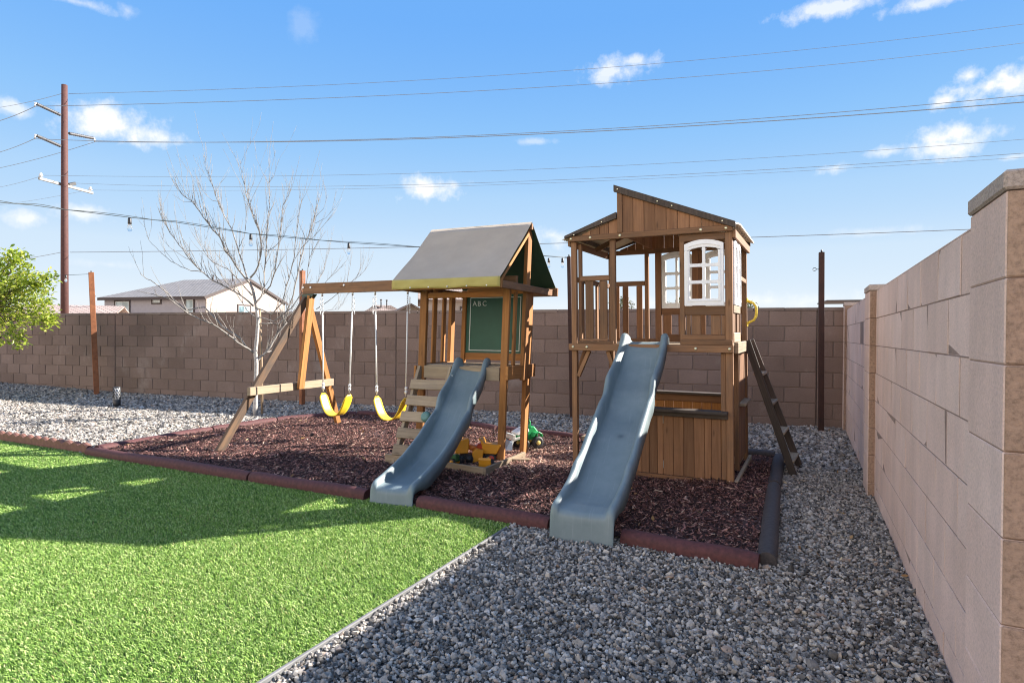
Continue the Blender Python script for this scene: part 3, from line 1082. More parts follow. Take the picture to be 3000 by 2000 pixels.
mb = MB()
a0, a1 = Vector((-6.03, 4.46, 0)), Vector((-9.6, 4.90, 0))
d = (a1 - a0)
L = d.length
d.normalize()
s = Vector((d.y, -d.x, 0))
nseg = int(L / .0125)
top, bot, fr_, fb = [], [], [], []
P = []
for i in range(nseg + 1):
    t = i * L / nseg
    ph = (t / .145) % 1.0
    zt = .085 + .03 * abs(math.sin(ph * math.pi))
    th = .028
    q = a0 + d * t
    P.append([q - s * th + Vector((0, 0, -.03)), q - s * th + Vector((0, 0, zt - .012)), q - s * th * .4 + Vector((0, 0, zt)), q + s * th * .4 + Vector((0, 0, zt)), q + s * th + Vector((0, 0, zt - .012)), q + s * th + Vector((0, 0, -.03))])
mb.grid(P, smooth=False)
o = mb.build('scalloped_edging', SCALLOP, base=(-7.8, 4.68, 0))
tag(o, 'red brown scalloped edging between the lawn and the sunlit gravel', 'edging')

# ------------------------------------------------------------------ swing set (tower, canopy, slide, ramp, beam)
TH1 = -.112
E1 = Vector((math.cos(TH1), math.sin(TH1), 0))
N1 = Vector((-math.sin(TH1), math.cos(TH1), 0))
FR1 = Vector((-1.851, 5.311, 0))


def W1(u, v, z):
    return FR1 + E1 * (u + .035 * (z - .04)) + N1 * v + Vector((0, 0, z))


ss = thing('swing_set', 'orange brown wooden swing set tower with a taupe canopy, chalkboard and blue grey slide', 'swing set', tuple(W1(-.5, .3, 0)))


def part(name, mat, parent, *boxes, fn=W1, bevel=.004, **k):
    mb = MB()
    for b in boxes:
        mb.box(fn, *b)
    return mb.build(name, mat, parent, bevel=bevel, base=k.pop('base', None), **k)


for bx in ((-.985, -.908, 0, .042, -.08, 1.68), (-.070, 0, 0, .038, -.08, 1.68), (-.985, -.945, .555, .635, -.08, 1.70), (-.045, 0, .465, .575, -.08, 1.70), (-.805, -.758, .53, .575, -.08, 1.70)):
    part('post', W_ORANGE, ss, bx)
part('ridge_post', W_ORANGE, ss, (.002, .040, .293, .388, .80, 2.262))
for bx in ((-.972, -.948, .205, .275, .95, 1.70), (-.972, -.948, .395, .455, .95, 1.70), (-.030, -.006, .150, .200, .95, 1.66)):
    part('slat', W_ORANGE, ss, bx)
part('rail', W_ORANGE, ss, (-.944, -.918, .05, .52, .897, .955))
part('rail', W_ORANGE, ss, (-.757, -.046, .545, .575, .978, 1.050))
part('rail', W_ORANGE, ss, (-.757, -.046, .545, .575, 1.663, 1.730))
cbd = part('chalkboard', CHALK, ss, (-.757, -.046, .553, .572, 1.052, 1.661), bevel=0)
bz = ss['_base']
part('chalk_border', CHALK_W, cbd, (-.716, -.708, .549, .5525, 1.074, 1.634), (-.134, -.126, .549, .5525, 1.074, 1.634), (-.708, -.134, .549, .5525, 1.626, 1.634), (-.708, -.134, .549, .5525, 1.074, 1.082), base=bz, bevel=0)
for i, ch in enumerate('ABC'):
    cu = bpy.data.curves.new('letter', 'FONT')
    cu.body = ch
    cu.size = .074
    cu.extrude = .0012
    tmp = bpy.data.objects.new('letter_tmp', cu)
    COL.objects.link(tmp)
    dg = bpy.context.evaluated_depsgraph_get()
    me = bpy.data.meshes.new_from_object(tmp.evaluated_get(dg))
    bpy.data.objects.remove(tmp)
    bpy.data.curves.remove(cu)
    lo = bpy.data.objects.new('letter', me)
    COL.objects.link(lo)
    me.materials.clear()
    me.materials.append(CHALK_W)
    p = W1(-.688 + i * .058, .5515, 1.545) - Vector(bz)
    lo.matrix_local = Matrix.Translation(p) @ Matrix.Rotation(TH1, 4, 'Z') @ Matrix.Rotation(math.pi / 2, 4, 'X')
    lo.parent = cbd
# deck
mb = MB()
for i in range(6):
    mb.box(W1, -.944, -.002, .044 + i * .091, .13 + i * .091, .918, .945)
mb.build('deck', W_GREY, ss, bevel=.003)
part('deck_beam', W_GREY, ss, (-.907, -.072, -.012, .022, .808, .935))
part('side_board', W_ORANGE, ss, (.002, .030, -.035, .288, .822, .952))
part('side_board', W_ORANGE, ss, (.002, .030, .393, .625, .820, .950))
part('side_board', W_ORANGE, ss, (-1.012, -.987, -.03, .62, .80, .93))
part('deck_beam', W_ORANGE, ss, (-.94, -.05, .50, .53, .80, .915))
# canopy frame
part('tie_beam', W_TOWER, ss, (.042, .075, -.30, .93, 1.657, 1.722))
part('tie_beam', W_TOWER, ss, (-1.022, -.990, -.30, .93, 1.657, 1.722))
part('eave_board', W_ORANGE, ss, (-1.04, .075, -.345, -.31, 1.655, 1.735))
part('eave_board', W_TOWER, ss, (-1.05, .115, .935, .972, 1.655, 1.742))
part('header', W_ORANGE, ss, (-.985, 0, .012, .044, 1.60, 1.655))
part('ridge_beam', W_TOWER, ss, (-1.045, .085, .262, .300, 2.255, 2.312))
mb = MB()
mb.prism([(0, 0), (.03, 0), (.03, .02), (0, .02)], lambda u, v, z: W1(.08 + u, v, z + 2.0), 0, .001)
# rafters under the canopy end
for uu in (.045, -1.02):
    mb = MB()
    mb.bar(W1(uu, .275, 2.215), W1(uu, -.30, 1.72), .018, .03, side=tuple(N1))
    mb.build('rafter', W_ORANGE, ss, bevel=.003)


def canopy_pts(inner):
    off = -.006 if inner else 0
    rows = []
    nu, nv = 22, 26
    for j in range(nv + 1):
        t = j / nv * 2 - 1           # -1 front hem top, 0 ridge, 1 back
        row = []
        for i in range(nu + 1):
            s = i / nu
            u = -1.058 + s * 1.135
            k = abs(t)
            if t < 0:
                v = .281 + (-.365 - .281) * k
            else:
                v = .281 + (.985 - .281) * k
            z = 2.330 + (1.752 - 2.330) * k
            sag = math.sin(k * math.pi) * .055 * (.35 + .65 * math.sin(s * math.pi) ** .7)
            z -= sag * .8
            v += sag * (-.0 if t < 0 else .0)
            z += (.004 * math.sin(s * 23 + t * 5) + .005 * math.sin(s * 9.0 - t * 7 + 1)) * math.sin(k * 3.1)
            row.append(W1(u, v + (.006 if inner and t < 0 else (-.006 if inner else 0)), z + off))
        rows.append(row)
    return rows


mb = MB()
mb.grid(canopy_pts(False))
cano = mb.build('canopy', CANVAS, ss)
mb = MB()
mb.grid(canopy_pts(True))
mb.build('canopy_lining', CANVAS_G, cano, base=bz)
for (v0, vv) in ((-.366, -1), (.988, 1)):
    P = []
    for j in range(5):
        P.append([W1(-1.06 + 1.139 * i / 30, v0 + vv * (.003 + .004 * math.sin(i * .9 + j)) + vv * .004 * j * .3, 1.752 - .088 * j / 4 * (1 + .04 * math.sin(i * .5))) for i in range(31)])
    mb = MB()
    mb.grid(P)
    mb.build('canopy_hem', CANVAS_Y, cano, base=bz, solid=.003)
for i in range(5):
    mb = MB()
    c = W1(-.85 + i * .2, -.375, 1.675)
    mb.lathe(c, -N1, [(0, .008), (.003, .008), (.005, .004)], 10)
    mb.build('snap', CHROME, cano, base=bz)


# slides
def slide(name, parent, top, foot, bed, rim, w_in, w_out, hump=True, stop=.115):
    top, foot = Vector((*top, 0)), Vector((*foot, 0))
    d = (foot - top)
    L = d.length
    d.normalize()
    r = Vector((-d.y, d.x, 0))

    def interp(tab, s):
        xs_ = [a for a, b in tab]
        zs_ = [b for a, b in tab]
        return float(np.interp(s, xs_, zs_))

    def smooth(tab, n=90, k=2):
        xs_ = np.linspace(tab[0][0], tab[-1][0], n)
        zs_ = np.interp(xs_, [a for a, b in tab], [b for a, b in tab])
        for _ in range(k):
            z2 = zs_.copy()
            z2[1:-1] = (zs_[:-2] + 2 * zs_[1:-1] + zs_[2:]) / 4
            zs_ = z2
        return xs_, zs_
    sb, zb = smooth(bed, 120, 6)
    sr, zr = smooth(rim, 160, 2)
    n = 84
    P = []
    s_lo, s_hi = bed[0][0], bed[-1][0]
    for i in range(n + 1):
        t = i / n
        if i <= n - 12:
            s = s_lo + (s_hi - s_lo) * (i / (n - 12))
            q_ = (s - s_lo) / (s_hi - s_lo)
            b = float(np.interp(s, sb, zb)) - .048 * math.sin(min(1, q_ * 1.05) * math.pi) ** .6
            rr = float(np.interp(s, sr, zr)) + .012 * math.sin(q_ * math.pi)
            sx = s
            drop = 0
        else:
            q = (i - (n - 12)) / 12
            ang = q * math.pi / 2
            R = .045
            sx = s_hi + math.sin(min(ang * 2.2, math.pi / 2)) * R
            b0 = float(np.interp(s_hi, sb, zb))
            fall = (1 - math.cos(min(ang * 2.2, math.pi / 2))) * R
            if q > .42:
                fall = R + (q - .42) / .58 * (b0 - R + .01)
                sx += (q - .42) * .02
            b = b0 - fall
            rr0 = float(np.interp(s_hi, sr, zr))
            rr = b + (rr0 - b0) * (1 - q * .75)
        hgt = max(rr - b, .012)
        wi0, tt_ = w_in, max(0.0, 1 - (sx - s_lo) / .16)
        w_in_ = w_in - .018 * tt_
        flo = max(.02, min(.11, hgt * 1.2))
        sec = [(-w_out - .004, -flo if b > .1 else -min(flo, max(b, .0) + hgt)), (-w_out - .002, hgt - .018), (-w_out + .006, hgt - .003), (-w_out + .018, hgt), (-w_in_ - .012, hgt - .006), (-w_in_ - .002, hgt * .78), (-w_in_ + .003, hgt * .34),
               (-w_in_ + .014, hgt * .08), (-w_in_ + .036, 0), (-w_in_ * .4, -.002), (0, -.003)]
        sec = [(a, c) if c > 0 or abs(a) < w_out - .02 else (a, hgt + c - .015) for a, c in sec]
        sec = sec + [(-a, c) for a, c in sec[-2::-1]]
        P.append([top + d * sx + r * a + Vector((0, 0, b + c)) for a, c in sec])
    mb = MB()
    mb.grid(P, smooth=True)
    o = mb.build(name, SLIDE, parent, solid=.009)
    return o


BED1 = [(-.10, .945), (-.02, .935), (.04, .88), (.11, .79), (.34, .60), (.50, .46), (.60, .385), (.74, .30), (.88, .225), (1.02, .18), (1.2, .145), (1.38, .125), (1.44, .12)]
RIM1 = [(-.10, 1.01), (-.06, 1.02), (.0, .98), (.08, .87), (.21, .775), (.335, .70), (.375, .64), (.40, .565), (.50, .52), (.60, .47), (.75, .38), (.90, .315), (1.02, .265), (1.2, .215), (1.36, .18), (1.44, .165)]
slide('slide', ss, (-2.205, 5.34), (-2.20, 3.86), BED1, RIM1, .135, .168)

# climbing ramp beside the slide
rmp = MB()
RU0, RU1 = -.985, -.565


def RP(u, t, off=0.0):
    """t 0 at deck .. 1 at ground"""
    return W1(u, -.02 - .40 * t - off, .90 - .92 * t)


mb = MB()
mb.bar(RP(-.955, -.02, -.02), RP(-.955, 1.06, -.02), .035, .075, side=tuple(N1))
mb.build('ramp_rail', W_GREY, ss, bevel=.003)
mb = MB()
mb.bar(RP(-.60, -.02, -.02), RP(-.60, 1.06, -.02), .035, .075, side=tuple(N1))
mb.build('ramp_rail', W_GREY, ss, bevel=.003)
for i in range(6):
    t0 = .16 + i * .163
    mb = MB()
    j = random.uniform(-.012, .012)
    mb.bar(RP(RU0 + j, t0, .03), RP(RU1 + j, t0 + random.uniform(-.004, .004), .03), .10 if i < 5 else .07, .022, side=tuple(-N1 * .92 + Vector((0, 0, .4))))
    mb.build('ramp_board', W_GREY, ss, bevel=.003)
mb = MB()
c = RP(-.70, .475, .045)
ax = (-N1 * .92 + Vector((0, 0, .4))).normalized()
mb.lathe(c, ax, [(-.01, .052), (.02, .05), (.034, .040), (.04, .022), (.036, .008)], 18)
mb.build('climbing_hold', TEAL, ss)

# swing beam and A-frame
part('swing_beam', W_TOWER, ss, (-2.775, -1.0, .247, .290, 1.703, 1.820))
part('swing_beam', W_TOWER, ss, (-1.0, -.05, .249, .291, 1.705, 1.818))
footL, footR = Vector((-4.788, 4.817, -.06)), Vector((-4.759, 6.957, -.06))
apex = W1(-2.72, .268, 1.665)
for ft in (footL, footR):
    mb = MB()
    side = E1
    mb.bar(apex + (ft - apex).normalized() * .02, ft, .085, .042, side=tuple(E1 + Vector((0, 0, .08))))
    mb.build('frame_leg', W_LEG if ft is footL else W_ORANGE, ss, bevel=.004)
tl = (apex.z - .63) / (apex.z - footL.z)
cl = apex + (footL - apex) * tl
cr = apex + (footR - apex) * tl
dd = (cr - cl).normalized()
mb = MB()
mb.bar(cl - dd * .12 - E1 * -.045, cr + dd * .04 + E1 * .045, .042, .088)
mb.build('cross_brace', W_GREY, ss, bevel=.004)
mb = MB()
cm = (cl + cr) / 2
mb.bar(W1(-2.66, .268, 1.68), cm + E1 * .10 + Vector((0, 0, -.03)), .088, .040, side=tuple(E1))
mb.build('centre_brace', W_ORANGE, ss, bevel=.004)
mb = MB()
mb.prism([(-2.772, 1.700), (-2.772, 1.57), (-2.735, 1.545), (-2.60, 1.690), (-2.60, 1.700)], W1, .238, .246)
mb.prism([(-2.772, 1.700), (-2.772, 1.57), (-2.735, 1.545), (-2.60, 1.690), (-2.60, 1.700)], W1, .291, .299)
mb.build('gusset_plate', GUSSET, ss)
for u_, z_, m_ in ((-2.76, 1.775, CHROME), (-2.65, 1.772, CHROME), (-2.165, 1.785, CHROME), (-2.745, 1.62, CHROME)):
    mb = MB()
    mb.lathe(W1(u_, .246 if z_ > 1.7 else .238, z_), -N1, [(-.002, .014), (.004, .014), (.006, .008)], 12)
    mb.build('bolt', m_, ss)


# swings
def swing(ut, ub, label):
    c = W1((ut[0] + ut[1]) / 2, .27, 1.7)
    r = thing('swing', label, 'swing', tuple(c), 'yellow belt swings under the beam')
    zb = .565
    n = 26
    half = (ub[1] - ub[0]) / 2
    mid = (ub[0] + ub[1]) / 2
    P = []
    depth = .245
    for i in range(n + 1):
        t = i / n * 2 - 1
        # U-shaped hanging belt: steep arms, round bottom
        x = half * (abs(t) ** .82) * (1 if t > 0 else -1) * (1.04 - .04 * t * t)
        z = zb - depth * (1 - abs(t) ** 2.1)
        wv = .068 if abs(t) < .86 else .068 * math.sqrt(max(.04, 1 - ((abs(t) - .86) / .15) ** 2))
        P.append([W1(mid + x, .27 + wv * k, z + .004 * (abs(k) - .5)) for k in (-1, -.6, 0, .6, 1)])
    mb = MB()
    mb.grid(P)
    mb.build('seat', YELLOW2, r, solid=.008)
    for (a, b, k) in ((ut[0], ub[0], -1), (ut[1], ub[1], 1)):
        pt, pb = W1(a, .27, 1.70), W1(mid + (b - mid) * 1.0, .27, .60)
        dv = pb - pt
        mb = MB()
        mb.tube([pt + dv * .20, pt + dv * .93], .0085, 8)
        rp = mb.build('rope', ROPE, r)
        mb = MB()
        # hanger hook and chain links
        mb.tube([pt + Vector((0, 0, .02)), pt + dv * .03], .011, 8)
        nl = 9
        for i in range(nl):
            q = pt + dv * (.03 + .19 * (i + .5) / nl)
            hv = dv.normalized() * .016
            sv = (E1 if i % 2 == 0 else N1) * .0075
            mb.tube([q - hv, q - hv * .6 + sv, q + hv * .6 + sv, q + hv, q + hv * .6 - sv, q - hv * .6 - sv, q - hv], .0026, 5, cap=False)
        # spare chain hanging beside the rope
        for i in range(6):
            q = pt + dv * .05 + E1 * (.028 * k) + Vector((0, 0, -.03 * i - .02))
            hv = Vector((0, 0, .016))
            sv = (E1 if i % 2 == 0 else N1) * .0075
            mb.tube([q - hv, q + sv, q + hv, q - sv, q - hv], .0026, 5, cap=False)
        mb.build('chain', CHROME, r)
        mb = MB()
        mb.lathe(pt + dv * .925, dv, [(0, .008), (.004, .016), (.03, .016), (.034, .010), (.040, .010), (.044, .016), (.07, .016), (.074, .007), (.10, .006)], 10)
        mb.build('rope_clamp', ROPE, r)
    return r


swing((-2.494, -2.058), (-2.44, -2.062), 'yellow belt swing nearer the slanted wooden swing frame')
swing((-1.749, -1.324), (-1.687, -1.302), 'yellow belt swing nearer the climbing ramp and canopy tower')

# ------------------------------------------------------------------ playhouse
TH2 = math.radians(-8.39)
E2 = Vector((math.cos(TH2), math.sin(TH2), 0))
N2 = Vector((-math.sin(TH2), math.cos(TH2), 0))
FL2 = Vector((.151, 5.169, 0)) - E2 * 1.386


def W2(u, v, z):
    return FL2 + E2 * (u + .017 * (1.2 - z)) + N2 * v + Vector((0, 0, z + .012 * v))


ph = thing('playhouse', 'tall brown wooden playhouse with white windows, a split roof and its own slide', 'playhouse', tuple(W2(.69, .58, 0)))
pb = ph['_base']
VD = 1.15


def p2(name, mat, *boxes, **k):
    return part(name, mat, k.pop('parent', ph), *boxes, fn=W2, base=pb, **k)


# corner posts and studs
for bx in ((0, .048, 0, .048, -.06, 2.088), (1.330, 1.386, 0, .05, -.06, 2.088), (0, .048, VD - .048, VD, -.06, 2.09), (1.338, 1.386, VD - .048, VD, -.06, 2.09)):
    p2('post', W_TOWER, bx)
p2('post', W_TOWER, (.362, .412, .004, .044, 1.17, 2.088))
p2('post', W_TOWER, (.968, 1.009, .004, .044, 1.17, 2.088))
p2('post', W_TOWER, (.050, .080, .050, .09, 1.17, 2.07))
p2('post', W_TOWER, (1.290, 1.3285, .012, .05, .07, 1.105))
p2('post', W_TOWER, (.388, .428, VD - .04, VD, 1.17, 2.09))
p2('post', W_PANEL, (.500, .560, VD - .05, VD, 1.17, 2.09))
p2('post', W_TOWER, (1.245, 1.285, VD - .045, VD, .07, 1.10))
# long beams
def beams(zb, zt, nm, uL=-.012, uR=1.395, vv=True):
    p2(nm, W_TOWER, (uL, uR, -.031, -.001, zb, zt))
    p2(nm, W_TOWER, (uL, uR, VD + .001, VD + .031, zb, zt))


beams(1.107, 1.168, 'platform_beam')
beams(2.087, 2.136, 'roof_beam')
p2('platform_beam', W_TOWER, (-.030, -.002, .0, VD, 1.107, 1.168))
p2('roof_beam', W_TOWER, (-.030, -.002, .0, VD, 2.050, 2.110))
p2('roof_beam', W_TOWER, (1.388, 1.414, .0, VD, 2.035, 2.105))
p2('side_board', W_GREY, (1.388, 1.420, .07, .86, 1.098, 1.190))
p2('platform_beam', W_TOWER, (1.388, 1.412, .86, VD, 1.098, 1.168))
mb = MB()
for i in range(11):
    mb.box(W2, .05, 1.329, .052 + i * .095, .052 + i * .095 + .088, 1.150, 1.168)
mb.build('deck', W_GREY, ph, bevel=.002)
# front left railing
p2('rail', W_TOWER, (.082, .361, .004, .03, 1.729, 1.776))
p2('slat', W_TOWER, (.130, .206, .012, .028, 1.21, 1.728))
p2('slat', W_TOWER, (.262, .336, .012, .028, 1.21, 1.728))
p2('sill_board', W_TOWER, (.066, .40, -.026, .002, 1.169, 1.192))
p2('sill_board', W_TOWER, (.082, .345, -.006, .03, 1.193, 1.211))
# front right bay
p2('header', W_TOWER, (.968, 1.332, -.0005, .003, 2.03, 2.086))
p2('rail', W_TOWER, (1.010, 1.329, .004, .03, 1.414, 1.488))
p2('slat', W_TOWER, (1.022, 1.054, .010, .03, 1.252, 1.413))
p2('slat', W_TOWER, (1.062, 1.136, .014, .03, 1.252, 1.413))
p2('slat', W_TOWER, (1.216, 1.294, .014, .03, 1.252, 1.413))
p2('slat', W_TOWER, (1.299, 1.328, .010, .03, 1.252, 1.413))
p2('rail', W_TOWER, (.985, 1.329, -.0005, .032, 1.212, 1.2515))
p2('sill_board', W_TOWER, (.975, 1.385, -.028, -.001, 1.169, 1.2115))


def window(fnw, u0, u1, z0, z1, parent, rise=.035, th=.028):
    """white moulded window: arched head, six rounded openings"""
    mb = MB()
    wu = u1 - u0

    def arch(u, zz, rs):
        k = (u - (u0 + u1) / 2) / (wu / 2)
        return zz + rs * (1 - k * k)
    st = .135 * wu     # stile
    mu = .075 * wu     # mullion
    zi1 = z1 - rise - .30 * wu * .62
    zi0 = z0 + .055
    NU = 20
    # head
    P0, P1 = [], []
    us = [u0 + wu * i / NU for i in range(NU + 1)]
    for i in range(NU):
        a, b = us[i], us[i + 1]
        mb.prism([(a, arch(a, zi1, rise * .9)), (b, arch(b, zi1, rise * .9)), (b, arch(b, z1 - rise, rise)), (a, arch(a, z1 - rise, rise))], fnw, 0, th, rn=.5)
    mb.box(fnw, u0, u0 + st, 0, th, zi0, zi1 + .006, rn=.5)
    mb.box(fnw, u1 - st, u1, 0, th, zi0, zi1 + .006, rn=.5)
    mb.box(fnw, u0, u1, 0, th, z0, zi0, rn=.5)
    um = (u0 + u1) / 2
    mb.box(fnw, um - mu / 2, um + mu / 2, .003, th - .003, zi0, arch(um, zi1, rise * .9), rn=.5)
    h = (zi1 + rise * .6 - zi0) / 3
    for k in (1, 2):
        for a, b in ((u0 + st, um - mu / 2), (um + mu / 2, u1 - st)):
            mb.box(fnw, a, b, .003, th - .003, zi0 + h * k - .013, zi0 + h * k + .013, rn=.5)
    # rounded corners of the openings
    for (a, b) in ((u0 + st, um - mu / 2), (um + mu / 2, u1 - st)):
        for k in range(3):
            q0 = zi0 + h * k + (.013 if k else 0)
            q1 = zi0 + h * (k + 1) - .013 if k < 2 else min(arch(a, zi1, rise * .9), arch(b, zi1, rise * .9))
            rr = .012
            for (cu, cz, su, sz) in ((a, q0, 1, 1), (b, q0, -1, 1), (a, q1, 1, -1), (b, q1, -1, -1)):
                poly = [(cu, cz)] + [(cu + su * rr * (1 - math.sin(t)), cz + sz * rr * (1 - math.cos(t))) for t in np.linspace(0, math.pi / 2, 5)]
                mb.prism(poly, fnw, .004, th - .004, rn=.5)
    o = mb.build('window', WHITE, parent, base=pb)
    # raised rim
    mb = MB()
    r0, r1 = st * .52, .008
    mb.box(fnw, u0 + r0, u0 + r0 + r1, -.005, -.0005, zi0 - .02, zi1 + .005, rn=.5)
    mb.box(fnw, u1 - r0 - r1, u1 - r0, -.005, -.0005, zi0 - .02, zi1 + .005, rn=.5)
    mb.box(fnw, u0 + r0 + r1, u1 - r0 - r1, -.005, -.0005, zi0 - .02, zi0 - .012, rn=.5)
    for i in range(NU):
        a, b = us[i], us[i + 1]
        if a < u0 + r0 or b > u1 - r0:
            continue
        mb.prism([(a, arch(a, zi1 + .02, rise)), (b, arch(b, zi1 + .02, rise)), (b, arch(b, zi1 + .028, rise)), (a, arch(a, zi1 + .028, rise))], fnw, -.005, -.0005, rn=.5)
    mb.build('window_rim', WHITE, o, base=pb)
    return o


window(lambda u, v, z: W2(u, v - .018, z), 1.0115, 1.3215, 1.493, 2.034, ph)
WB2 = lambda u, v, z: W2(u, VD - .03 + v, z)
window(WB2, .563, .868, 1.512, 2.088, ph)
window(WB2, 1.000, 1.318, 1.512, 2.088, ph)
WS = lambda u, v, z: W2(1.386 + .012 - v, u, z)
window(WS, .055, .275, 1.50, 2.033, ph)
window(WS, .285, .505, 1.50, 2.033, ph)
# right side wall
p2('rail', W_GREY, (1.366, 1.392, .052, .51, 1.432, 1.498))
p2('side_board', W_GREY, (1.366, 1.392, .052, .51, 1.190, 1.27))
for a, b in ((.055, .145), (.150, .240), (.355, .43), (.435, .508)):
    p2('slat', W_TOWER, (1.364, 1.380, a, b, 1.2705, 1.4315))
p2('post', W_TOWER, (1.345, 1.386, .512, .552, 1.17, 2.034))
p2('rail', W_TOWER, (1.348, 1.384, .553, VD - .05, 1.738, 1.780))
# rear wall
p2('rail', W_TOWER, (.049, .386, VD - .03, VD - .004, 1.752, 1.802))
for a, b in ((.145, .207), (.295, .357), (.060, .11)):
    p2('slat', W_PANEL, (a, b, VD - .022, VD - .006, 1.20, 1.751))
p2('rail', W_TOWER, (.049, .498, VD - .03, VD - .004, 1.169, 1.199))
p2('rail', W_PANEL, (.562, 1.336, VD - .034, VD - .004, 1.446, 1.511))
p2('rail', W_PANEL, (.562, 1.336, VD - .034, VD - .004, 1.169, 1.245))
for a, b in ((.575, .66), (.73, .80), (1.06, 1.13), (1.18, 1.25)):
    p2('slat', W_PANEL, (a, b, VD - .026, VD - .008, 1.246, 1.445))
mb = MB()
mb.box(W2, .870, .933, VD - .03, VD - .012, 1.512, 2.086)
mb.box(W2, .935, .998, VD - .03, VD - .012, 1.512, 2.086)
mb.box(W2, .870, .933, VD - .026, VD - .010, 1.246, 1.444)
mb.box(W2, .935, .998, VD - .026, VD - .010, 1.246, 1.444)
mb.build('plank_panel', W_PANEL, ph, bevel=.002)
# left side
p2('rail', W_TOWER, (.002, .028, .05, VD - .05, 1.729, 1.776))
for a in (.20, .42, .64, .86):
    p2('slat', W_TOWER, (.008, .024, a, a + .085, 1.17, 1.728))
# gables
SL_R = lambda u: 2.553 + (2.164 - 2.553) * (u - .423) / (1.406 - .423)
SL_L = lambda u: 2.140 + (2.317 - 2.140) * (u + .038) / (.442 + .038)
for vf, nm in ((-.022, 'front'), (VD + .006, 'rear')):
    mb = MB()
    u = .4905
    k = 0
    while u < 1.33:
        b = min(u + .0945, 1.345)
        mb.prism([(u, 2.1365), (b - .003, 2.1365), (b - .003, SL_R(b - .003) - .052), (u, SL_R(u) - .052)], W2, vf, vf + .014)
        u = b
    u = .115
    while u < .44:
        b = min(u + .0835, .4425)
        mb.prism([(u, 2.1365), (b - .003, 2.1365), (b - .003, max(2.137, SL_L(b - .003) - .052)), (u, max(2.1366, SL_L(u) - .052))], W2, vf, vf + .014)
        u = b
    mb.build('gable_planks', W_PANEL, ph, bevel=.0025)
for va, vb_ in ((-.048, -.020), (VD + .014, VD + .042)):
    mb = MB()
    mb.prism([(.418, 2.553 - .058), (1.418, SL_R(1.418) - .052), (1.418, SL_R(1.418)), (.418, 2.555)], W2, va, vb_)
    mb.build('fascia_board', W_DARK, ph, bevel=.003)
    mb = MB()
    mb.prism([(-.045, 2.1365 - .022), (.4415, SL_L(.4415) - .056), (.4415, SL_L(.4415)), (-.045, 2.1395)], W2, va - .002, vb_ - .002)
    mb.build('fascia_board', W_DARK, ph, bevel=.003)
    p2('king_post', W_TOWER, (.4445, .4895, va + .012, vb_ + .004, 2.1365, 2.495))
# clerestory wall between the two roofs
mb = MB()
for i in range(12):
    mb.box(W2, .446, .460, .0 + i * .095, .093 + i * .095, 2.13, 2.50)
mb.build('plank_panel', W_PANEL, ph, bevel=.002)
# corrugated sheets
def corr(u0, z0, u1, z1, v0, v1):
    mb = MB()
    n = 170
    P = []
    for i in range(n + 1):
        v = v0 + (v1 - v0) * i / n
        w_ = .007 * math.sin(v / .042 * 2 * math.pi)
        P.append([W2(u0 + (u1 - u0) * t, v, z0 + (z1 - z0) * t + w_ - .012) for t in (0, .5, 1)])
    mb.grid(P)
    return mb.build('roof_sheet', CREAM_SHEET, ph, solid=.004)


corr(.425, SL_R(.425), 1.452, SL_R(1.452), -.018, VD + .012)
corr(-.075, SL_L(-.075), .440, SL_L(.440), -.018, VD + .012)
for u_ in (1.33, .95):
    mb = MB()
    z_ = SL_R(u_) - .040
    mb.bar(W2(u_, -.015, z_), W2(u_, VD + .01, z_), .03, .03)
    mb.build('purlin', W_DARK, ph, bevel=.002)
for u_ in (.04, .36):
    mb = MB()
    z_ = SL_L(u_) - .040
    mb.bar(W2(u_, -.015, z_), W2(u_, VD + .01, z_), .03, .03)
    mb.build('purlin', W_DARK, ph, bevel=.002)
mb = MB()
mb.bar(W2(.46, .55, 2.28), W2(1.33, .55, 2.075), .03, .045)
mb.build('roof_brace', W_TOWER, ph, bevel=.002)
mb = MB()
mb.bar(W2(.05, .55, 2.075), W2(.45, .55, 2.25), .03, .045)
mb.build('roof_brace', W_TOWER, ph, bevel=.002)
# lower shop front: planks, counter, rails
mb = MB()
pw = [.545, .635, .70, .77, .82, .905, .99, 1.075, 1.16, 1.215, 1.289]
for a, b in zip(pw[:-1], pw[1:]):
    mb.box(W2, a, b - .003, .012, .028, .066, .585)
mb.build('plank_panel', W_PANEL, ph, bevel=.002)
p2('counter', W_DARK, (.545, 1.348, -.072, .060, .607, .632))
p2('counter_rail', W_DARK, (.545, 1.345, -.016, .011, .566, .606))
p2('bottom_board', W_PANEL, (.545, 1.384, -.022, -.001, .012, .068))
p2('hinge', CHROME, (.8185, .8215, .006, .0115, .50, .565), bevel=0)
p2('hinge', CHROME, (.8185, .8215, .006, .0115, .12, .185), bevel=0)
mb = MB()
for i in range(10):
    a = .30 + i * .0938
    mb.box(W2, a, a + .090, VD - .03, VD - .014, .07, .615)
mb.build('plank_panel', W_ORANGE, ph, bevel=.002)
p2('counter', W_DARK, (.28, 1.243, VD - .10, VD + .03, .640, .664))
p2('counter_rail', W_PANEL, (.28, 1.243, VD - .046, VD - .031, .565, .639))
p2('bottom_board', W_PANEL, (.05, 1.336, VD - .03, VD - .002, .012, .068))
# right lower side
mb = MB()
for i in range(6):
    a = .47 + i * .104
    mb.box(W2, 1.352, 1.368, a, a + .097, .10, 1.10 if i < 5 else 1.10)
mb.build('plank_panel', W_PANEL, ph, bevel=.002)
p2('post', W_TOWER, (1.345, 1.384, .42, .465, .07, 1.105))
p2('counter', W_GREY, (1.369, 1.43, .50, .98, .62, .645))
p2('bottom_board', W_GREY, (1.388, 1.418, .0, VD, .012, .075))
p2('bottom_board', W_GREY, (1.30, 1.36, .70, 1.0, .07, .12))
